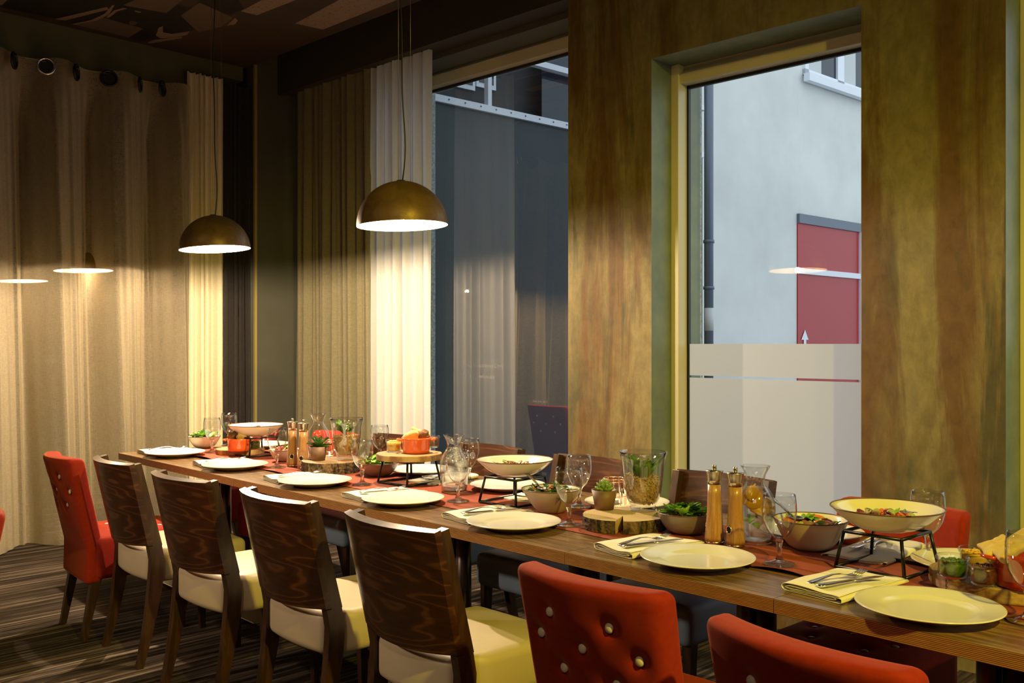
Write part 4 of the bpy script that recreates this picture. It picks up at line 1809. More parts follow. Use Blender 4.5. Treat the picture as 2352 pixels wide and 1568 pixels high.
def make_bowl(R, H, foot, outer, inner, rim='brown_rim', coupe=0.5, name='serving_bowl'):
    t = thing(name, 'x', 'bowl')
    n = 12
    out = [(0.0, 0.0), (foot * 0.92, 0.0), (foot, 0.002)]
    for k in range(1, n + 1):
        q = k / n
        r = foot + (R - foot) * (q ** coupe if coupe < 1 else q)
        out.append((r, 0.002 + (H - 0.002) * (q ** (1.0 if coupe < 1 else coupe))))
    mb = MB()
    mb.lathe(out, 64)
    mb.build('bowl_outside', outer, t)
    inn = [(r - 0.004, z + 0.0035) for r, z in reversed(out[3:])]
    inn = [(R - 0.0035, H - 0.0005)] + inn[1:] + [(foot * 0.9, 0.008), (0.0, 0.007)]
    mb = MB()
    mb.lathe(inn, 64)
    mb.build('bowl_inside', inner, t)
    mb = MB()
    mb.tube([((R - 0.0018) * math.cos(a), (R - 0.0018) * math.sin(a), H) for a in [2 * PI * k / 64 for k in range(64)]], 0.0021, 8, closed=True)
    mb.build('rim', rim, t)
    return t


def wobble(seed, amp=0.05):
    r = random.Random(seed)
    ph = [r.uniform(0, 6.28) for _ in range(5)]
    return lambda a, z: 1 + amp * (0.5 * math.sin(2 * a + ph[0]) + 0.35 * math.sin(3 * a + ph[1]) + 0.22 * math.sin(5 * a + ph[2]) + 0.12 * math.sin(9 * a + ph[3]) + 0.08 * math.sin(17 * a + ph[4] + z * 30))


def make_slab(R, H, top, bark, seed, cut=None, crack=None):
    t = thing('wood_slab', 'x', 'wood slab')
    n = 200
    wb = wobble(seed)
    lo, hi = (0.0, 2 * PI) if cut is None else (cut[1], cut[0] + 2 * PI)
    ang = [lo + (hi - lo) * k / n for k in range(n + (0 if cut is None else 1))]
    m = len(ang)
    inner = Vector((0, 0, 0))
    if cut is not None:
        inner = Vector((cut[2] * math.cos((cut[0] + cut[1]) / 2), cut[2] * math.sin((cut[0] + cut[1]) / 2), 0))
    zs = [0] + [H * k / 12 for k in range(1, 12)] + [H]
    rough = 0.030 if bark == 'rough_bark' else 0.006
    rnd = random.Random(seed)
    vs, fs = [], []
    for j, z in enumerate(zs):
        for a in ang:
            k = 1.0 - (0.012 if j in (0, len(zs) - 1) else 0) + (rough * rnd.uniform(-1, 0.5) if 0 < j < len(zs) - 1 else 0)
            r = R * wb(a, 0) * k
            vs.append((r * math.cos(a), r * math.sin(a), z))
    for j in range(len(zs) - 1):
        for i in range(m if cut is None else m - 1):
            i2 = (i + 1) % m
            fs.append((j * m + i, j * m + i2, (j + 1) * m + i2, (j + 1) * m + i))
    mb = MB()
    mb.add(vs, fs, 0, True)
    mb.build('bark', bark, t)
    mb = MB()
    for z, fl in ((0.0, True), (H, False)):
        c = [(inner.x, inner.y, z)]
        ring = []
        for a in ang:
            r = R * wb(a, 0) * 0.988
            ring.append((r * math.cos(a), r * math.sin(a), z))
        k = len(ring)
        f = []
        for i in range(k if cut is None else k - 1):
            i2 = (i + 1) % k
            f.append((0, 1 + i, 1 + i2) if not fl else (0, 1 + i2, 1 + i))
        mb.add(c + ring, f, 0, False)
    if cut is not None:
        for a in (ang[0], ang[-1]):
            r = R * wb(a, 0) * 0.988
            q = [(inner.x, inner.y, 0), (r * math.cos(a), r * math.sin(a), 0), (r * math.cos(a), r * math.sin(a), H), (inner.x, inner.y, H)]
            mb.add(q, [(0, 1, 2, 3)], 0, False)
    if crack is not None:
        a = crack
        r = R * wb(a, 0)
        d = Vector((math.cos(a), math.sin(a), 0))
        e = Vector((-d.y, d.x, 0)) * 0.0012
        p, q = d * (r * 0.25), d * (r * 1.004)
        z = H + 0.0003
        mb.add([(p.x, p.y, z), (q.x - e.x, q.y - e.y, z), (q.x + e.x, q.y + e.y, z)], [(0, 1, 2)], 1, False)
        mb.add([(q.x - e.x, q.y - e.y, 0), (q.x + e.x, q.y + e.y, 0), (q.x + e.x, q.y + e.y, z), (q.x - e.x, q.y - e.y, z)], [(0, 1, 2, 3)], 1, False)
    mb.build('cut_face', [top, 'black_matte'], t)
    return t


VASE = [(0.0, 0.0), (0.0450, 0.0), (0.0470, 0.004), (0.0460, 0.014), (0.0420, 0.018), (0.0480, 0.028), (0.0580, 0.048), (0.0640, 0.080), (0.0680, 0.120), (0.0710, 0.155), (0.0755, 0.180), (0.0830, 0.203)]


def make_vase():
    t = thing('glass_vase', 'x', 'vase')
    inn = [(r - 0.0022, z + 0.001) for r, z in reversed(VASE[6:])]
    mb = MB()
    mb.lathe(VASE + inn + [(0.046, 0.030), (0.025, 0.024), (0.0, 0.022)], 64)
    mb.build('vase_body', 'clear_glass', t)
    return t


def chips(loc, level, seed, tilt=0.0, n=1500):
    """loose wood chips heaped in a vase: a core with chips all over it"""
    rnd = random.Random(seed)

    def rad(z):
        for (ra, za), (rb, zb) in zip(VASE, VASE[1:]):
            if za <= z <= zb and zb > za:
                return ra + (rb - ra) * (z - za) / (zb - za)
        return VASE[-1][0]
    mb = MB()
    prof = [(0.0, 0.027), (0.036, 0.030)] + [(rad(z) - 0.0085, z) for z in (0.045, 0.06, 0.08, 0.10) if z < level - 0.008] + [(rad(level) - 0.012, level - 0.008), (0.0, level - 0.004)]
    mb.lathe(prof, 32)
    for k in range(n):
        side = rnd.random() < 0.72
        a = rnd.uniform(0, 2 * PI)
        if side:
            z = rnd.uniform(0.030, level)
            r = rad(max(z, 0.03)) - rnd.uniform(0.0045, 0.0075)
            if z < 0.04:
                r = min(r, 0.040)
        else:
            r = math.sqrt(rnd.random()) * (rad(level) - 0.010)
            z = level - 0.004 + rnd.uniform(0, 0.008)
            side = False
        z += tilt * r * math.cos(a)
        s = rnd.uniform(0.0035, 0.0085)
        c = Vector((r * math.cos(a), r * math.sin(a), z))
        if side:
            nrm = Vector((math.cos(a), math.sin(a), rnd.uniform(-0.3, 0.3)))
        else:
            nrm = Vector((rnd.uniform(-0.5, 0.5), rnd.uniform(-0.5, 0.5), 1))
        nrm.normalize()
        e = nrm.cross(Vector((rnd.uniform(-1, 1), rnd.uniform(-1, 1), rnd.uniform(-1, 1)))).normalized()
        f = nrm.cross(e)
        hh = s * rnd.uniform(0.35, 0.9)
        top = [c + e * s * 0.6 + f * hh * 0.5, c - e * s * 0.5 + f * hh * 0.7, c - e * s * 0.6 - f * hh * 0.5, c + e * s * 0.45 - f * hh * 0.6]
        bot = [p - nrm * 0.0009 for p in top]
        mb.add(top + bot, [(0, 1, 2, 3), (0, 4, 5, 1), (1, 5, 6, 2), (2, 6, 7, 3), (3, 7, 4, 0)], 0, False)
    o = mb.build('wood_chips', 'wood_chip')
    o.location = loc
    return o


def leaf(mb, base, direction, length, width, bend=0.3, cup=0.2, mat=0, nu=7, shape=0.9, thick=False):
    """one pointed leaf as a curved sheet"""
    d = Vector(direction).normalized()
    side = d.cross(Vector((0, 0, 1)))
    if side.length < 0.05:
        side = Vector((1, 0, 0))
    side.normalize()
    up = side.cross(d).normalized()

    def fn(u, v):
        t = v
        s = (u - 0.5) * 2
        w = width * math.sin(PI * min(1, t ** shape * 0.98 + 0.02)) ** 0.8
        p = Vector(base) + d * (length * t) - up * (bend * length * t * t) + side * (s * w) + up * (cup * width * s * s)
        return p
    mb.grid(lambda u, v: tuple(fn(u, v)), 4, nu, mat)


def make_pot(h=0.068, R=0.045, r=0.032, label='x'):
    t = thing('plant_pot', label, 'plant pot')
    mb = MB()
    mb.lathe([(0.0, 0.0), (r, 0.0), (R, h), (R - 0.004, h), (R - 0.007, h - 0.010), (0.0, h - 0.010)], 40)
    mb.build('pot_body', 'terracotta_pot', t)
    mb = MB()
    mb.lathe([(R - 0.0065, h - 0.009), (0.02, h - 0.006), (0.0, h - 0.005)], 30)
    mb.build('soil', 'dark_leg_wood', t)
    return t


def make_cocotte(mname='orange_enamel', R=0.062, H=0.070):
    t = thing('enamel_pot', 'x', 'pot')
    mb = MB()
    mb.lathe([(0.0, 0.0), (R * 0.86, 0.0), (R * 0.94, 0.004), (R * 0.975, 0.02), (R, H * 0.8), (R * 1.04, H * 0.86), (R * 1.05, H), (R * 0.99, H), (R * 0.95, H * 0.8), (R * 0.9, 0.008), (0, 0.006)], 56)
    mb.build('pot_body', mname, t)
    for s in (-1, 1):
        mb = MB()
        mb.tube([(s * R * 1.0, -0.022, H * 0.84), (s * R * 1.22, -0.021, H * 0.87), (s * R * 1.33, -0.010, H * 0.88), (s * R * 1.33, 0.010, H * 0.88), (s * R * 1.22, 0.021, H * 0.87), (s * R * 1.0, 0.022, H * 0.84)], [0.0048] * 6, 10)
        mb.build('handle', mname, t)
    return t


def bread(mb_c, size, seed, mat_, name='bread_piece'):
    rnd = random.Random(seed)
    ph = [rnd.uniform(0, 6) for _ in range(4)]

    def fn(p):
        return 1 + 0.10 * math.sin(3 * p.x + ph[0]) + 0.08 * math.sin(5 * p.y + ph[1]) + 0.08 * math.sin(6 * p.z + ph[2]) + 0.05 * math.sin(11 * p.x + 7 * p.z + ph[3])
    mb = MB()
    mb.rbox((0, 0, 0), size, min(size) * 0.35, 5, lambda p: p * fn(p / max(size) * 2))
    o = mb.build(name, mat_)
    return o


def make_jar(content, fill=0.040):
    t = thing('glass_jar', 'x', 'jar')
    R = 0.0365
    pr = [(0.0, 0.0), (0.0285, 0.0), (0.0315, 0.003), (0.0335, 0.012), (0.0345, 0.034), (0.0350, 0.042), (0.0385, 0.044), (0.0392, 0.050), (0.0380, 0.054)]
    inn = [(0.0362, 0.0535), (0.0358, 0.046), (0.0325, 0.041), (0.0318, 0.030), (0.0305, 0.010), (0.027, 0.0045), (0.0, 0.004)]
    mb = MB()
    mb.lathe(pr + inn, 48)
    mb.build('jar_glass', 'clear_glass', t)
    mb = MB()
    rnd = random.Random(hash(content) % 1000 if False else len(content))
    mb.lathe([(0.0, 0.0045), (0.0265, 0.0048), (0.0300, 0.0105), (0.0313, 0.030), (0.0318, fill), (0.0, fill + 0.002)], 40)
    for k in range(46):
        a, r = rnd.uniform(0, 6.28), 0.027 * math.sqrt(rnd.random())
        mb.ball((r * math.cos(a), r * math.sin(a), fill + 0.0015 + 0.004 * rnd.random() * (1 - r / 0.03)), (0.0045, 0.004, 0.003), 7, 5)
    mb.build('filling', content, t)
    return t


def make_tealight(h=0.105, R=0.050):
    t = thing('wire_candle_holder', 'x', 'candle holder')
    n = 12
    mb = MB()
    for z, r in ((0.002, R * 0.9), (h * 0.38, R), (h, R * 0.80), (h * 0.90, R * 0.82)):
        mb.tube([(r * math.cos(2 * PI * k / 40), r * math.sin(2 * PI * k / 40), z) for k in range(40)], 0.0014, 8, closed=True)
    for k in range(n):
        a = 2 * PI * k / n
        mb.tube([(R * 0.9 * math.cos(a), R * 0.9 * math.sin(a), 0.002), (R * math.cos(a), R * math.sin(a), h * 0.38), (R * 0.82 * math.cos(a), R * 0.82 * math.sin(a), h * 0.9), (R * 0.80 * math.cos(a), R * 0.80 * math.sin(a), h)], 0.0012, 6)
    mb.lathe([(0.0, 0.001), (R * 0.88, 0.001), (R * 0.88, 0.003), (0.0, 0.003)], 40)
    mb.build('wire_cage', 'rose_gold', t)
    mb = MB()
    mb.lathe([(0.0, 0.004), (0.030, 0.004), (0.033, 0.008), (0.034, 0.065), (0.0325, 0.065), (0.0315, 0.010), (0.0, 0.009)], 40)
    mb.build('glass_cup', 'clear_glass', t)
    mb = MB()
    mb.lathe([(0.0, 0.0095), (0.0195, 0.0095), (0.0195, 0.024), (0.0, 0.024)], 30)
    c = mb.build('candle', 'candle_wax', t)
    mb = MB()
    mb.ball((0, 0, 0.034), (0.0035, 0.0035, 0.009), 10, 8)
    mb.build('flame', 'candle_flame', c)
    return t


def salad(loc, R, H, seed, mats, items, name='mixed_salad'):
    """heap of leaves and cut pieces; items = list of (kind, count, size, material index)"""
    rnd = random.Random(seed)
    mb = MB()
    mb.lathe([(0.0, -H * 0.95), (R * 0.55, -H * 0.75), (R * 0.9, 0.0), (R * 0.5, H * 0.25), (0.0, H * 0.35)], 24, wob=wobble(seed, 0.15))
    for kind, cnt, sz, mi in items:
        for _ in range(cnt):
            a = rnd.uniform(0, 6.28)
            r = R * 0.92 * math.sqrt(rnd.random())
            z = H * 0.30 * (1 - (r / R) ** 2) + rnd.uniform(0, H * 0.5) * (1 - r / R)
            c = Vector((r * math.cos(a), r * math.sin(a), z))
            M = Matrix.Rotation(rnd.uniform(0, 6.28), 3, 'Z') @ Matrix.Rotation(rnd.uniform(-0.7, 0.7), 3, 'X') @ Matrix.Rotation(rnd.uniform(-0.7, 0.7), 3, 'Y')
            if kind == 'leaf':
                d = Vector((rnd.uniform(-1, 1), rnd.uniform(-1, 1), rnd.uniform(0.1, 0.9)))
                leaf(mb, c, d, sz * rnd.uniform(0.7, 1.2), sz * 0.36, rnd.uniform(0.1, 0.6), 0.4, mi, 5)
            elif kind == 'round':
                mb.ball(c, sz * rnd.uniform(0.8, 1.1), 10, 7, mi)
            elif kind == 'slice':
                mb.ball(c + Vector((0, 0, sz * 0.2)), (sz, sz * 0.7, sz * 0.22), 12, 6, mi, M=M)
            elif kind == 'stick':
                mb.ball(c + Vector((0, 0, sz * 0.15)), (sz, sz * 0.26, sz * 0.24), 12, 6, mi, M=M)
            elif kind == 'ring':
                pts = [c + M @ Vector((sz * math.cos(q), sz * 0.8 * math.sin(q), 0)) for q in [2 * PI * k / 14 for k in range(10)]]
                mb.tube(pts, sz * 0.10, 6, mi)
    o = mb.build(name, mats)
    o.location = loc
    return o


# ================================================================== laying the table
plates = {'o': None}


def put_mesh(cache, make, loc, rz, label, group):
    if cache.get('o') is None:
        cache['o'] = make()
        o = cache['o']
    else:
        o = cache['o'].copy()
        COL.objects.link(o)
    o.location = loc
    o.rotation_euler = (0, 0, rz)
    o['label'] = label
    if group:
        o['group'] = group
    return o


near_plates = [(402, 1037, 'near edge plate at the far left end of the table'),
               (540, 1065, 'near edge plate left of the glass before the two left mills'),
               (724, 1101, 'near edge plate in front of the small potted plant on bark slab'),
               (926, 1142, 'near edge plate in front of the stand with the raised wood slab'),
               (1180, 1195, 'near edge plate in front of the centre bowl on its black stand'),
               (1602, 1276, 'near edge plate in front of the large pair of wooden mills'),
               (2133, 1387, 'biggest nearest plate at the lower right beside the fork and knife')]
PL = []
for i, (u, v, lab) in enumerate(near_plates):
    p = P(u, v, 0.775)
    PL.append(p)
    put_mesh(plates, make_plate_mesh, (p.x, p.y, TZ + 0.0003), 0.3 * i, 'empty white ' + lab, 'white dinner plates')
far_plates = [(2236, 1288, 'far side plate behind the three glass jars'), (1868, 1216, 'far side plate behind the carrot bowl'), (1440, 1150, 'far side plate behind the succulent pot and tall vase'),
              (1166, 1111, 'far side plate seen under the centre bowl on its stand'), (968, 1076, 'far side plate behind the raised wood slab'),
              (632, 1016, 'far side plate behind the left bowl on its stand')]
FP = []
for u, v, lab in far_plates:
    p = P(u, v, 0.775)
    FP.append(p)
    s = (p - T0).dot(TU)
    t = min((p - T0).dot(TV), TDEPTH - 0.165)
    q = T(s, t)
    FP[-1] = q
    put_mesh(plates, make_plate_mesh, (q.x, q.y, TZ + 0.0003), 0, 'empty white ' + lab, 'white dinner plates')

naps = [{'o': None} for _ in range(3)]
forks, knives = {'o': None}, {'o': None}
nl = ['far left end', 'second place', 'third place', 'fourth place', 'fifth place', 'sixth place', 'nearest place']
ndesc = ['white napkin folded at the far left corner of the table',
         'white napkin folded left of the second near plate from the far end',
         'white napkin folded in front of the two left mills and bark slab',
         'white napkin folded in front of the glass beside the brown bowl',
         'white napkin folded in front of the stand holding the centre bowl',
         'white napkin folded in front of the split wood slab',
         'biggest white napkin, folded at the lower right under a shiny fork and knife']
# front edges of the napkins as seen: (left front corner u, v)
nap_pos = [None] * 7
for i, p in enumerate(PL):
    s = (p - T0).dot(TU)
    off = [-0.215, -0.215, -0.22, -0.225, -0.225, -0.235, -0.262][i]
    c = T(s + off, [0.225, 0.225, 0.225, 0.225, 0.23, 0.235, 0.235][i], TZ + 0.0008)
    put_mesh(naps[i % 3], (lambda k=i % 3: make_napkin_mesh(k + 2)), c, TA + [0.02, -0.03, 0.0, 0.04, 0.0, -0.05, -0.02][i], ndesc[i], 'folded white napkins')
    wz = TZ + 0.0205
    fp = T(s + off - 0.012, 0.225, wz - 0.002)
    kp = T(s + off + 0.030, 0.215, wz - 0.001)
    fl = 'steel fork on the ' + ndesc[i].replace('white napkin folded ', 'napkin ').replace('biggest white napkin, folded ', 'big napkin ').replace(' under a shiny fork and knife', '')
    kl = 'steel knife on the ' + ndesc[i].replace('white napkin folded ', 'napkin ').replace('biggest white napkin, folded ', 'big napkin ').replace(' under a shiny fork and knife', '')
    put_mesh(forks, make_fork_mesh, fp, TA - 0.22 + 0.05 * (i % 3), fl, 'steel forks')
    put_mesh(knives, make_knife_mesh, kp, TA - 0.26 + 0.04 * (i % 2), kl, 'steel knives')

fdesc = [(FP[0], 'window side napkin right of the nearest black stand'), (FP[1], 'window side napkin behind the nearest black stand legs'),
         (FP[2], 'window side napkin behind the green salad bowl and mills'), (FP[3], 'window side napkin behind the salad bowl with spoon'),
         (FP[4], 'window side napkin between raised slab stand and carafe')]
for i, (q, lab) in enumerate(fdesc):
    if i == 0:
        continue
    s = (q - T0).dot(TU) + 0.235
    c = T(s, TDEPTH - 0.225, TZ + 0.0008)
    put_mesh(naps[i % 3], make_napkin_mesh, c, PI + TA + 0.05 * (i - 2), 'white folded ' + lab, 'folded white napkins')
    put_mesh(forks, make_fork_mesh, T(s + 0.01, TDEPTH - 0.225, TZ + 0.0195), PI + TA + 0.18, 'steel fork on the ' + lab, 'steel forks')
    put_mesh(knives, make_knife_mesh, T(s - 0.028, TDEPTH - 0.215, TZ + 0.0205), PI + TA + 0.12, 'steel knife on the ' + lab, 'steel knives')
ZR = TZ + 0.004     # on the runner

# goblets: foot centres
gob = Proto(make_goblet)
for u, v, lab in [(487, 1040, 'goblet at the far left in front of the green salad bowl'),
                  (526, 1024, 'goblet rising behind the far left bread pot'),
                  (636, 1075, 'goblet just left of the two left mills'),
                  (832, 1115, 'goblet in front of the brown bowl left of centre'),
                  (872, 1062, 'goblet behind the brown bowl, next to the raised slab'),
                  (1052, 1153, 'goblet standing in front of the water carafe'),
                  (1078, 1108, 'goblet standing behind the water carafe'),
                  (1307, 1208, 'goblet in front of the salad bowl with spoon'),
                  (1330, 1166, 'goblet half hidden right behind the goblet by the spoon bowl'),
                  (1790, 1299, 'large goblet in front of the carrot bowl'),
                  (2131, 1283, 'goblet behind the nearest black stand by the red chair'),
                  (2362, 1430, 'nearest goblet cut by the right edge of the picture')]:
    p = P(u, v, TZ)
    gob.put((p.x, p.y, TZ + (0.005 if 0.23 < (p - T0).dot(TV) < 0.66 else 0.0005)), 0, 'clear stemmed ' + lab, 'clear stemmed goblets')

# carafes
def carafe_at(u, v, lab, level, sc=1.0):
    o = make_carafe(level)
    p = P(u, v, TZ)
    o.location = (p.x, p.y, ZR)
    o['label'] = lab
    return o


carafe_at(1043, 1131, 'glass carafe of plain water left of the centre stand', 0.185)
carafe_at(731, 1052, 'glass carafe behind the small potted plant at the left', 0.10)
o = carafe_at(1735, 1247, 'glass carafe of water with orange slices behind the large mills', 0.170)
# orange slices in it
for k, (dx, dz, tl_, rr) in enumerate([(-0.008, 0.135, 1.1, 0.033), (0.012, 0.112, 0.9, 0.032), (-0.006, 0.150, 1.35, 0.026)]):
    mb = MB()
    M = Matrix.Rotation(YAW + 0.2 * k, 3, 'Z') @ Matrix.Rotation(tl_, 3, 'X')
    mb.lathe([(0.0, -0.002), (rr, -0.002), (rr, 0.002), (0.0, 0.002)], 30, M=M)
    q = mb.build('orange_slice', 'orange_slice')
    q.location = (o.location.x + dx * 0.716, o.location.y + dx * 0.698, ZR + dz)
    tag(q, ['largest orange slice', 'lower orange slice', 'upper orange slice'][k] + ' floating inside the carafe behind the large mills', 'orange slice', 'orange slices in the carafe')
mb = MB()
rl = random.Random(5)
for k in range(9):
    leaf(mb, (rl.uniform(-0.02, 0.02), rl.uniform(-0.02, 0.02), rl.uniform(0.06, 0.085)), (rl.uniform(-1, 1), rl.uniform(-1, 1), rl.uniform(-0.2, 0.8)), 0.032, 0.012, 0.4, 0.3)
q = mb.build('mint_sprig', 'leaf_bright')
q.location = (o.location.x, o.location.y, ZR)
tag(q, 'green mint leaves in the carafe with orange slices', 'mint')

# mills
mill = Proto(make_mill)
for u, v, rz, lab in [(672, 1072, YAW + 0.1, 'left mill of the pair at the far left'), (697, 1077, YAW - 0.2, 'right mill of the pair at the far left'),
                      (1641, 1249, YAW + PI * 0.9 + 0.9, 'left mill of the big pair behind the sixth plate'), (1689, 1257, YAW - 1.0, 'right mill of the big pair, darker eye on its side')]:
    p = P(u, v, TZ)
    mill.put((p.x, p.y, ZR), rz, 'tall bamboo and steel ' + lab, 'bamboo mills')

# ---- wood slabs
sl = {}


def slab_at(key, u, v, z, R, H, top, bark, seed, lab, rz=0.0, **kw):
    o = make_slab(R, H, top, bark, seed, **kw)
    p = P(u, v, z)
    o.location = (p.x, p.y, z)
    o.rotation_euler = (0, 0, rz)
    o['label'] = lab
    sl[key] = (o, z + H)
    return o


slab_at('left', 552, 1040, ZR, 0.135, 0.028, 'brown_endgrain', 'peeled_bark', 4, 'thin round wood slab at the far left under the bread pot and jars')
slab_at('bark', 760, 1081, ZR, 0.142, 0.052, 'brown_endgrain', 'rough_bark', 8, 'thick bark edged wood slab under the left vase and small potted plant')
slab_at('split', 1433, 1209, ZR, 0.140, 0.042, 'pale_endgrain', 'rough_bark', 15, 'pale wood slab with a wedge split out, under the tall vase and succulent', cut=(-1.12, -0.92, 0.03))
slab_at('right', 2321, 1351, ZR, 0.180, 0.036, 'brown_endgrain', 'peeled_bark', 21, 'round wood slab at the right edge carrying the three jars', crack=-2.2)

# ---- black stands
std = Proto(make_stand)
ST = {}
for key, u, v, rz, lab in [('e', 588, 1046, TA + 0.05, 'holding the shallow bowl at the far left'), ('o', 940, 1110, TA + 0.08, 'holding the raised wood slab with the orange pot'),
                           ('q', 1183, 1156, TA + 0.06, 'holding the shallow bowl in the middle'), ('z', 2037, 1308, TA - 0.02, 'holding the nearest shallow bowl')]:
    p = P(u, v, TZ)
    ST[key] = p
    std.put((p.x, p.y, ZR), rz, 'black square iron stand ' + lab, 'black iron stands')
zs_ = ZR + 0.106
ro = make_slab(0.142, 0.026, 'brown_endgrain', 'peeled_bark', 31, crack=-1.9)
ro.location = (ST['o'].x, ST['o'].y, zs_)
ro['label'] = 'round wood slab raised on a black iron stand under the orange pot'

# ---- shallow bowls on stands
shal = Proto(lambda: make_bowl(0.150, 0.062, 0.058, 'cream_glaze', 'cream_glaze', coupe=0.62, name='shallow_bowl'))
for key, lab in (('e', 'shallow bowl on the stand at the far left'), ('q', 'shallow bowl of salad on the stand in the middle'), ('z', 'shallow bowl of salad on the nearest stand at the right')):
    o = shal.put((ST[key].x, ST[key].y, zs_ + 0.0004), 0.2, 'large cream brown-rimmed ' + lab, 'shallow bowls on stands')
MIX = ['meat_brown', 'leaf_bright', 'leaf_dark', 'tomato_red', 'onion_purple', 'grilled_orange', 'pale_green', 'mushroom', 'cream_glaze']
for key, seed, items, lab in [
        ('e', 3, [('slice', 8, 0.014, 4), ('leaf', 14, 0.022, 1), ('round', 8, 0.008, 3)], 'salad with purple pieces in the far left shallow bowl'),
        ('q', 5, [('slice', 12, 0.016, 4), ('leaf', 16, 0.022, 1), ('round', 8, 0.010, 3), ('slice', 8, 0.014, 7)], 'salad with red onion and green sprigs in the middle shallow bowl'),
        ('z', 9, [('slice', 14, 0.017, 4), ('slice', 10, 0.017, 7), ('round', 7, 0.012, 6), ('slice', 10, 0.013, 5), ('leaf', 18, 0.020, 1), ('round', 12, 0.008, 3)], 'salad with purple slices and green olives in the nearest shallow bowl')]:
    o = salad((ST[key].x, ST[key].y, zs_ + 0.032), 0.084, 0.022, seed, MIX, items)
    tag(o, lab, 'salad', 'salads served along the table', 'stuff')

# ---- deep bowls
def bowl_at(u, v, R, H, foot, outer, inner, lab, coupe=0.62, rz=0.0, rim='brown_rim'):
    o = make_bowl(R, H, foot, outer, inner, rim, coupe)
    p = P(u, v, TZ)
    o.location = (p.x, p.y, ZR)
    o.rotation_euler = (0, 0, rz)
    o['label'] = lab
    return o


b1 = bowl_at(469, 1029, 0.095, 0.068, 0.045, 'stone_bowl_glaze', 'cream_glaze', 'beige bowl of green leaves at the far left end')
b2 = bowl_at(655, 1060, 0.085, 0.062, 0.040, 'stone_bowl_glaze', 'cream_glaze', 'pinkish bowl half hidden behind the left mills')
b3 = bowl_at(869, 1094, 0.098, 0.062, 0.045, 'grey_brown_glaze', 'grey_brown_glaze', 'dark brown ribbed bowl of leaves left of the raised slab')
b4 = bowl_at(1266, 1177, 0.110, 0.085, 0.050, 'stone_bowl_glaze', 'cream_glaze', 'cream bowl with a spoon standing behind the goblet in the middle', coupe=0.85)
b5 = bowl_at(1578, 1226, 0.098, 0.068, 0.045, 'grey_brown_glaze', 'stone_bowl_glaze', 'brown banded bowl of green leaves left of the large mills', coupe=0.5)
b6 = bowl_at(1862, 1262, 0.110, 0.090, 0.052, 'stone_bowl_glaze', 'cream_glaze', 'large beige bowl with carrots and a spoon behind the big goblet')
for b, R, zf, seed, items, lab, kind in [
        (b1, 0.072, 0.060, 11, [('leaf', 60, 0.040, 1), ('leaf', 20, 0.034, 2)], 'green leaf salad in the far left beige bowl', 'e'),
        (b2, 0.066, 0.052, 12, [('round', 16, 0.013, 3), ('leaf', 12, 0.020, 1)], 'tomato salad behind the left mills', 'e'),
        (b3, 0.070, 0.055, 13, [('leaf', 70, 0.034, 1), ('leaf', 30, 0.030, 2)], 'green leaves in the dark brown bowl', 'e'),
        (b4, 0.080, 0.066, 14, [('leaf', 40, 0.036, 2), ('slice', 16, 0.018, 0), ('slice', 10, 0.016, 5), ('slice', 10, 0.016, 7)], 'warm salad of meat and greens in the cream bowl with spoon', 'e'),
        (b5, 0.072, 0.058, 15, [('leaf', 90, 0.038, 1), ('leaf', 40, 0.034, 2)], 'lamb lettuce in the brown banded bowl', 'e'),
        (b6, 0.080, 0.068, 16, [('leaf', 24, 0.030, 1), ('slice', 12, 0.016, 8), ('slice', 12, 0.018, 4), ('round', 10, 0.011, 6), ('slice', 8, 0.018, 0)], 'mixed vegetables under the carrots in the large beige bowl', 'e')]:
    o = salad((b.location.x, b.location.y, ZR + zf), R, 0.030, seed, MIX, items)
    tag(o, lab, 'salad', 'salads served along the table', 'stuff')
# carrots, each its own
car = {'o': None}


def make_carrot():
    mb = MB()
    mb.ball((0, 0, 0), (0.038, 0.012, 0.010), 16, 10, fn=lambda p: 1 - 0.35 * max(0, p.x) ** 1.5)
    o = mb.build('carrot_piece', 'grilled_orange')
    o['category'] = 'carrot'
    return o


for k, (dx, dy, dz, rz, lab) in enumerate([(-0.030, -0.045, 0.082, 0.3, 'front carrot piece'), (-0.052, -0.005, 0.080, -0.5, 'left carrot piece'), (0.010, 0.030, 0.088, 0.1, 'back carrot piece'), (0.045, 0.0, 0.082, 1.1, 'right carrot piece')]):
    o = put_mesh(car, make_carrot, (b6.location.x + dx, b6.location.y + dy, ZR + dz), rz, lab + ' in the large beige bowl behind the big goblet', 'carrot pieces')
    o.rotation_euler = (0.1, 0.15, rz)
# serving spoons
sp = {'o': None}
o = put_mesh(sp, make_spoon_mesh, (b4.location.x - 0.01, b4.location.y - 0.035, ZR + 0.090), TA - 0.35, 'steel serving spoon resting on the middle cream bowl', 'serving spoons')
o = put_mesh(sp, make_spoon_mesh, (b6.location.x - 0.03, b6.location.y - 0.035, ZR + 0.096), TA + 0.25 - 0.75, 'steel serving spoon resting on the carrot bowl', 'serving spoons')
o = put_mesh(sp, make_spoon_mesh, (ST['z'].x + 0.075, ST['z'].y - 0.06, zs_ + 0.066), 2.2, 'steel serving spoon in the nearest shallow bowl', 'serving spoons')
o.scale = (0.55, 0.8, 0.4)

# ---- enamel pots, bread, jars
def on_slab(key, u, v):
    o, z = sl[key]
    p = P(u, v, z)
    return Vector((p.x, p.y, z + 0.0003))


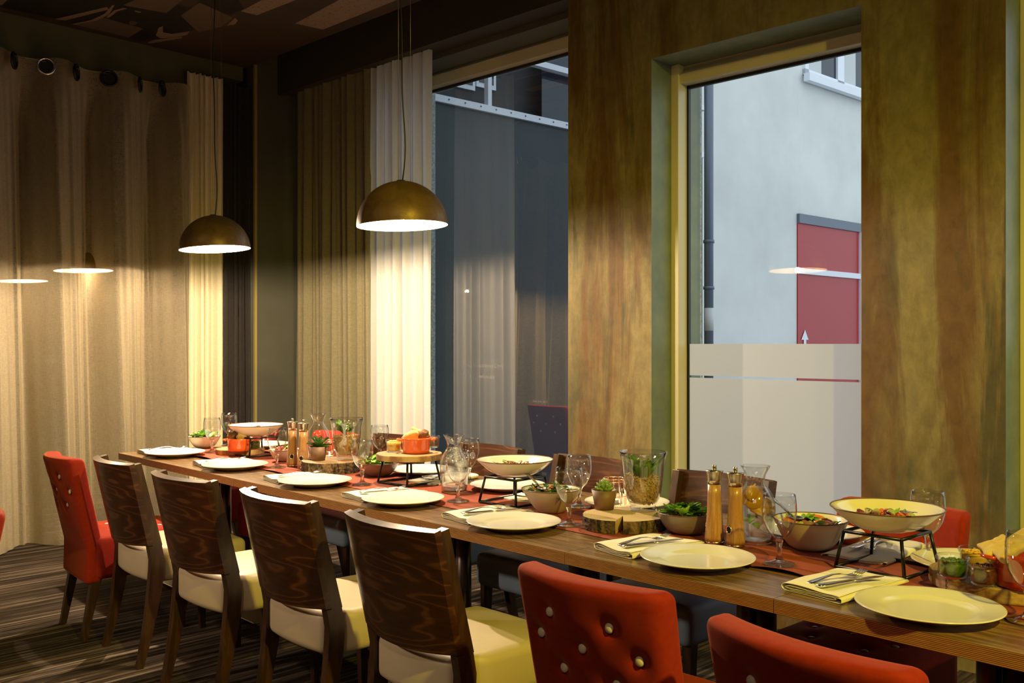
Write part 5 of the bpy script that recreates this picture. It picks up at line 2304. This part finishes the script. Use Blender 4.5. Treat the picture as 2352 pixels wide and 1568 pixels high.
coc = Proto(make_cocotte)
zr_top = zs_ + 0.0265
pa = P(956, 1040, zr_top)
coc.put((pa.x, pa.y, zr_top), YAW + 0.15, 'small orange enamel pot of bread on the raised wood slab', 'enamel bread pots')
pb = on_slab('left', 549, 1035)
coc.put(pb, YAW, 'small orange enamel pot of bread at the far left', 'enamel bread pots')
rp = make_cocotte('red_enamel', 0.072, 0.082)
pc_ = on_slab('right', 2352, 1345)
rp.location = pc_
rp['label'] = 'red enamel pot of flatbread cut by the right edge'
rp.rotation_euler = (0, 0, YAW)


def bread_set(c, z, items, where):
    for i, (dx, dy, dz, size, rot, m_name, nm) in enumerate(items):
        o = bread(None, size, 17 + i * 3 + int(abs(c.x) * 10), m_name)
        r = Vector((0.716, 0.698, 0)) * dx + Vector((-0.698, 0.716, 0)) * dy
        o.location = (c.x + r.x, c.y + r.y, z + dz)
        o.rotation_euler = rot
        tag(o, nm + ' in the ' + where, 'bread', 'bread pieces in pots')


bread_set(pa, zr_top, [(-0.022, -0.012, 0.078, (0.066, 0.030, 0.040), (0.3, -0.35, YAW + 0.1), 'rustic_bread', 'pale triangular front bread piece'),
                       (-0.004, 0.020, 0.085, (0.050, 0.028, 0.045), (0.1, 0.5, YAW + 0.5), 'rustic_bread', 'tall pale bread piece'),
                       (0.030, -0.004, 0.080, (0.050, 0.034, 0.040), (0.2, -0.5, YAW - 0.4), 'dark_bread', 'dark crusty bread piece'),
                       (0.036, 0.026, 0.074, (0.040, 0.034, 0.036), (0.5, 0.2, YAW), 'rustic_bread', 'rear bread piece')], 'orange pot on the raised slab')
bread_set(pb, pb.z, [(0.022, -0.014, 0.078, (0.055, 0.034, 0.040), (0.3, 0.3, YAW + 0.1), 'rustic_bread', 'pale front bread piece'),
                     (-0.018, 0.010, 0.088, (0.060, 0.036, 0.045), (0.1, -0.3, YAW + 0.5), 'dark_bread', 'tall dark bread piece'),
                     (-0.038, -0.016, 0.078, (0.040, 0.030, 0.040), (0.2, 0.5, YAW - 0.4), 'dark_bread', 'small dark bread piece'),
                     (0.034, 0.022, 0.076, (0.040, 0.030, 0.036), (0.5, 0.2, YAW), 'rustic_bread', 'rear pale bread piece')], 'far left orange pot')
bread_set(pc_, pc_.z, [(-0.028, -0.010, 0.098, (0.10, 0.05, 0.030), (0.25, -0.45, YAW + 0.1), 'rustic_bread', 'long front flatbread piece'),
                       (-0.060, 0.012, 0.086, (0.06, 0.05, 0.030), (0.3, -0.5, YAW - 0.2), 'rustic_bread', 'short left flatbread piece')], 'red pot at the right edge')

j = make_jar('pesto')
j.location = on_slab('right', 2188, 1325)
j['label'] = 'open glass jar of green pesto on the slab at the right'
j = make_jar('dark_relish', 0.043)
j.location = on_slab('right', 2261, 1342)
j['label'] = 'open glass jar of dark brown relish, nearest jar on the right slab'
j = make_jar('yellow_spread', 0.043)
j.location = on_slab('right', 2238, 1306)
j['label'] = 'open glass jar of yellow spread behind the brown relish jar'
j = make_jar('yellow_spread', 0.046)
q_ = P(905, 1037, zr_top)
j.location = (q_.x, q_.y, zr_top)
j['label'] = 'glass jar of yellow spread left of the orange pot on the raised slab'
j = make_jar('dark_relish', 0.044)
q_ = P(992, 1027, zr_top)
j.location = (q_.x, q_.y, zr_top)
j['label'] = 'glass jar of dark relish right of the orange pot on the raised slab'
j = make_jar('pesto', 0.040)
j.location = on_slab('left', 584, 1031)
j['label'] = 'small glass jar of green pesto behind the far left iron stand'
j = make_jar('dark_relish', 0.042)
j.location = on_slab('left', 565, 1024)
j['label'] = 'small glass jar of dark relish beside the far left orange pot'

# ---- vases with chips and plants
vs_ = Proto(make_vase)
v1 = on_slab('split', 1477, 1172)
v2 = on_slab('bark', 796, 1056)
vs_.put(v1, 0, 'big flared glass vase of wood chips and broad leaves on the split slab', 'flared glass vases')
vs_.put(v2, 0, 'flared glass vase of wood chips and slim leaves on the bark slab', 'flared glass vases')
o = chips(v1, 0.118, 3, tilt=-0.1)
tag(o, 'pale wood chips filling the big vase on the split slab', 'wood chips', kind='stuff')
o = chips(v2, 0.118, 4, n=1200)
tag(o, 'pale wood chips filling the vase on the bark slab', 'wood chips', kind='stuff')
# broad leaves
mb = MB()
rl = random.Random(8)
R_ = Vector((0.716, 0.698, 0))
for k in range(24):
    a = rl.uniform(0, 6.28)
    b = Vector((0.016 * math.cos(a), 0.016 * math.sin(a), rl.uniform(0.095, 0.115))) - R_ * 0.004
    d = Vector((0.45 * math.cos(a), 0.45 * math.sin(a), 1.0))
    leaf(mb, b, d, rl.uniform(0.060, 0.090), rl.uniform(0.019, 0.026), rl.uniform(-0.1, 0.35), 0.35, shape=1.25)
for d, ln in ((R_ * 0.75 + Vector((0, 0, 1)), 0.115), (R_ * 0.55 + Vector((0, 0, 1)), 0.105), (R_ * -0.7 + Vector((0, 0, 1)), 0.09)):
    leaf(mb, R_ * 0.004 + Vector((0, 0, 0.10)), d, ln, 0.010, 0.05, 0.5)
o = mb.build('leafy_plant', 'leaf_green')
o.location = v1
tag(o, 'broad green leaves growing out of the big vase on the split slab', 'plant')
mb = MB()
for k in range(9):
    a = rl.uniform(0, 6.28)
    d = Vector((0.8 * math.cos(a), 0.8 * math.sin(a), 1.0)).normalized()
    b = Vector((0, 0, 0.105))
    tip = b + d * rl.uniform(0.055, 0.078)
    mb.tube([b, b + d * 0.03 + Vector((0, 0, 0.004)), tip], 0.0022, 6)
    for q in range(4):
        a2 = rl.uniform(0, 6.28)
        base = b + (tip - b) * rl.uniform(0.45, 1.0)
        leaf(mb, base, (math.cos(a2) * 0.8, math.sin(a2) * 0.8, 0.9), rl.uniform(0.032, 0.046), 0.0105, 0.2, 0.5)
o = mb.build('leafy_plant', 'leaf_green')
o.location = v2
tag(o, 'branching green succulent growing out of the left vase', 'plant')

# ---- small pots
pot = Proto(make_pot)
p1 = on_slab('split', 1388, 1169)
p2 = on_slab('bark', 731, 1057)
pot.put(p1, 0, 'small brown pot with pale succulent on the split slab', 'small brown plant pots')
pot.put(p2, 0, 'small brown pot with pointed leaves on the bark slab', 'small brown plant pots')
mb = MB()
for ring, (cnt, el, ln) in enumerate([(9, 0.25, 0.036), (8, 0.6, 0.034), (6, 1.0, 0.030), (3, 1.35, 0.026)]):
    for k in range(cnt):
        a = 2 * PI * k / cnt + ring * 0.4
        d = Vector((math.cos(a) * math.cos(el), math.sin(a) * math.cos(el), math.sin(el)))
        q = Matrix.Rotation(0, 3, 'Z')
        pts = [Vector((0, 0, 0.062 + ring * 0.004)) + d * (ln * t_) + Vector((0, 0, 0.006 * t_ * t_)) for t_ in (0.0, 0.3, 0.6, 0.85, 1.0)]
        mb.tube(pts, [0.003, 0.0060, 0.0072, 0.0045, 0.0006], 8)
o = mb.build('succulent', 'succulent_green')
o.location = p1
tag(o, 'pale green rosette succulent in the small pot on the split slab', 'succulent')
mb = MB()
rl = random.Random(12)
for k in range(13):
    a = 2 * PI * k / 13 * 2.1 + 0.3
    el = 0.35 + 0.95 * (k / 13)
    d = Vector((math.cos(a) * math.cos(el), math.sin(a) * math.cos(el), math.sin(el)))
    leaf(mb, Vector((0, 0, 0.058)), d, 0.062 + 0.012 * rl.random(), 0.013, 0.10 if k > 4 else 0.25, 0.7, shape=0.8)
o = mb.build('aloe_plant', 'leaf_dark')
o.location = p2
tag(o, 'pointed dark green aloe in the small pot on the bark slab', 'plant')

# ---- candle holders
tl_p = Proto(make_tealight)
for key, u, v, lab in (('t', 1412, 1158, 'rose gold wire candle holder beside the big vase, lit'), ('l', 757, 1038, 'rose gold wire candle holder behind the small aloe pot, lit')):
    p = P(u, v, TZ)
    s = (p - T0).dot(TU)
    tt = (p - T0).dot(TV)
    if key == 't':
        q = T(s, 0.615)
        q = P(1410, 1163, TZ)
    else:
        q = P(757, 1058, TZ)
    tl_p.put((q.x, q.y, ZR), 0.2, lab, 'wire candle holders')
    lamp('candle_light', 'POINT', (q.x, q.y, ZR + 0.045), 0.9, (1.0, 0.55, 0.2), 0.006)
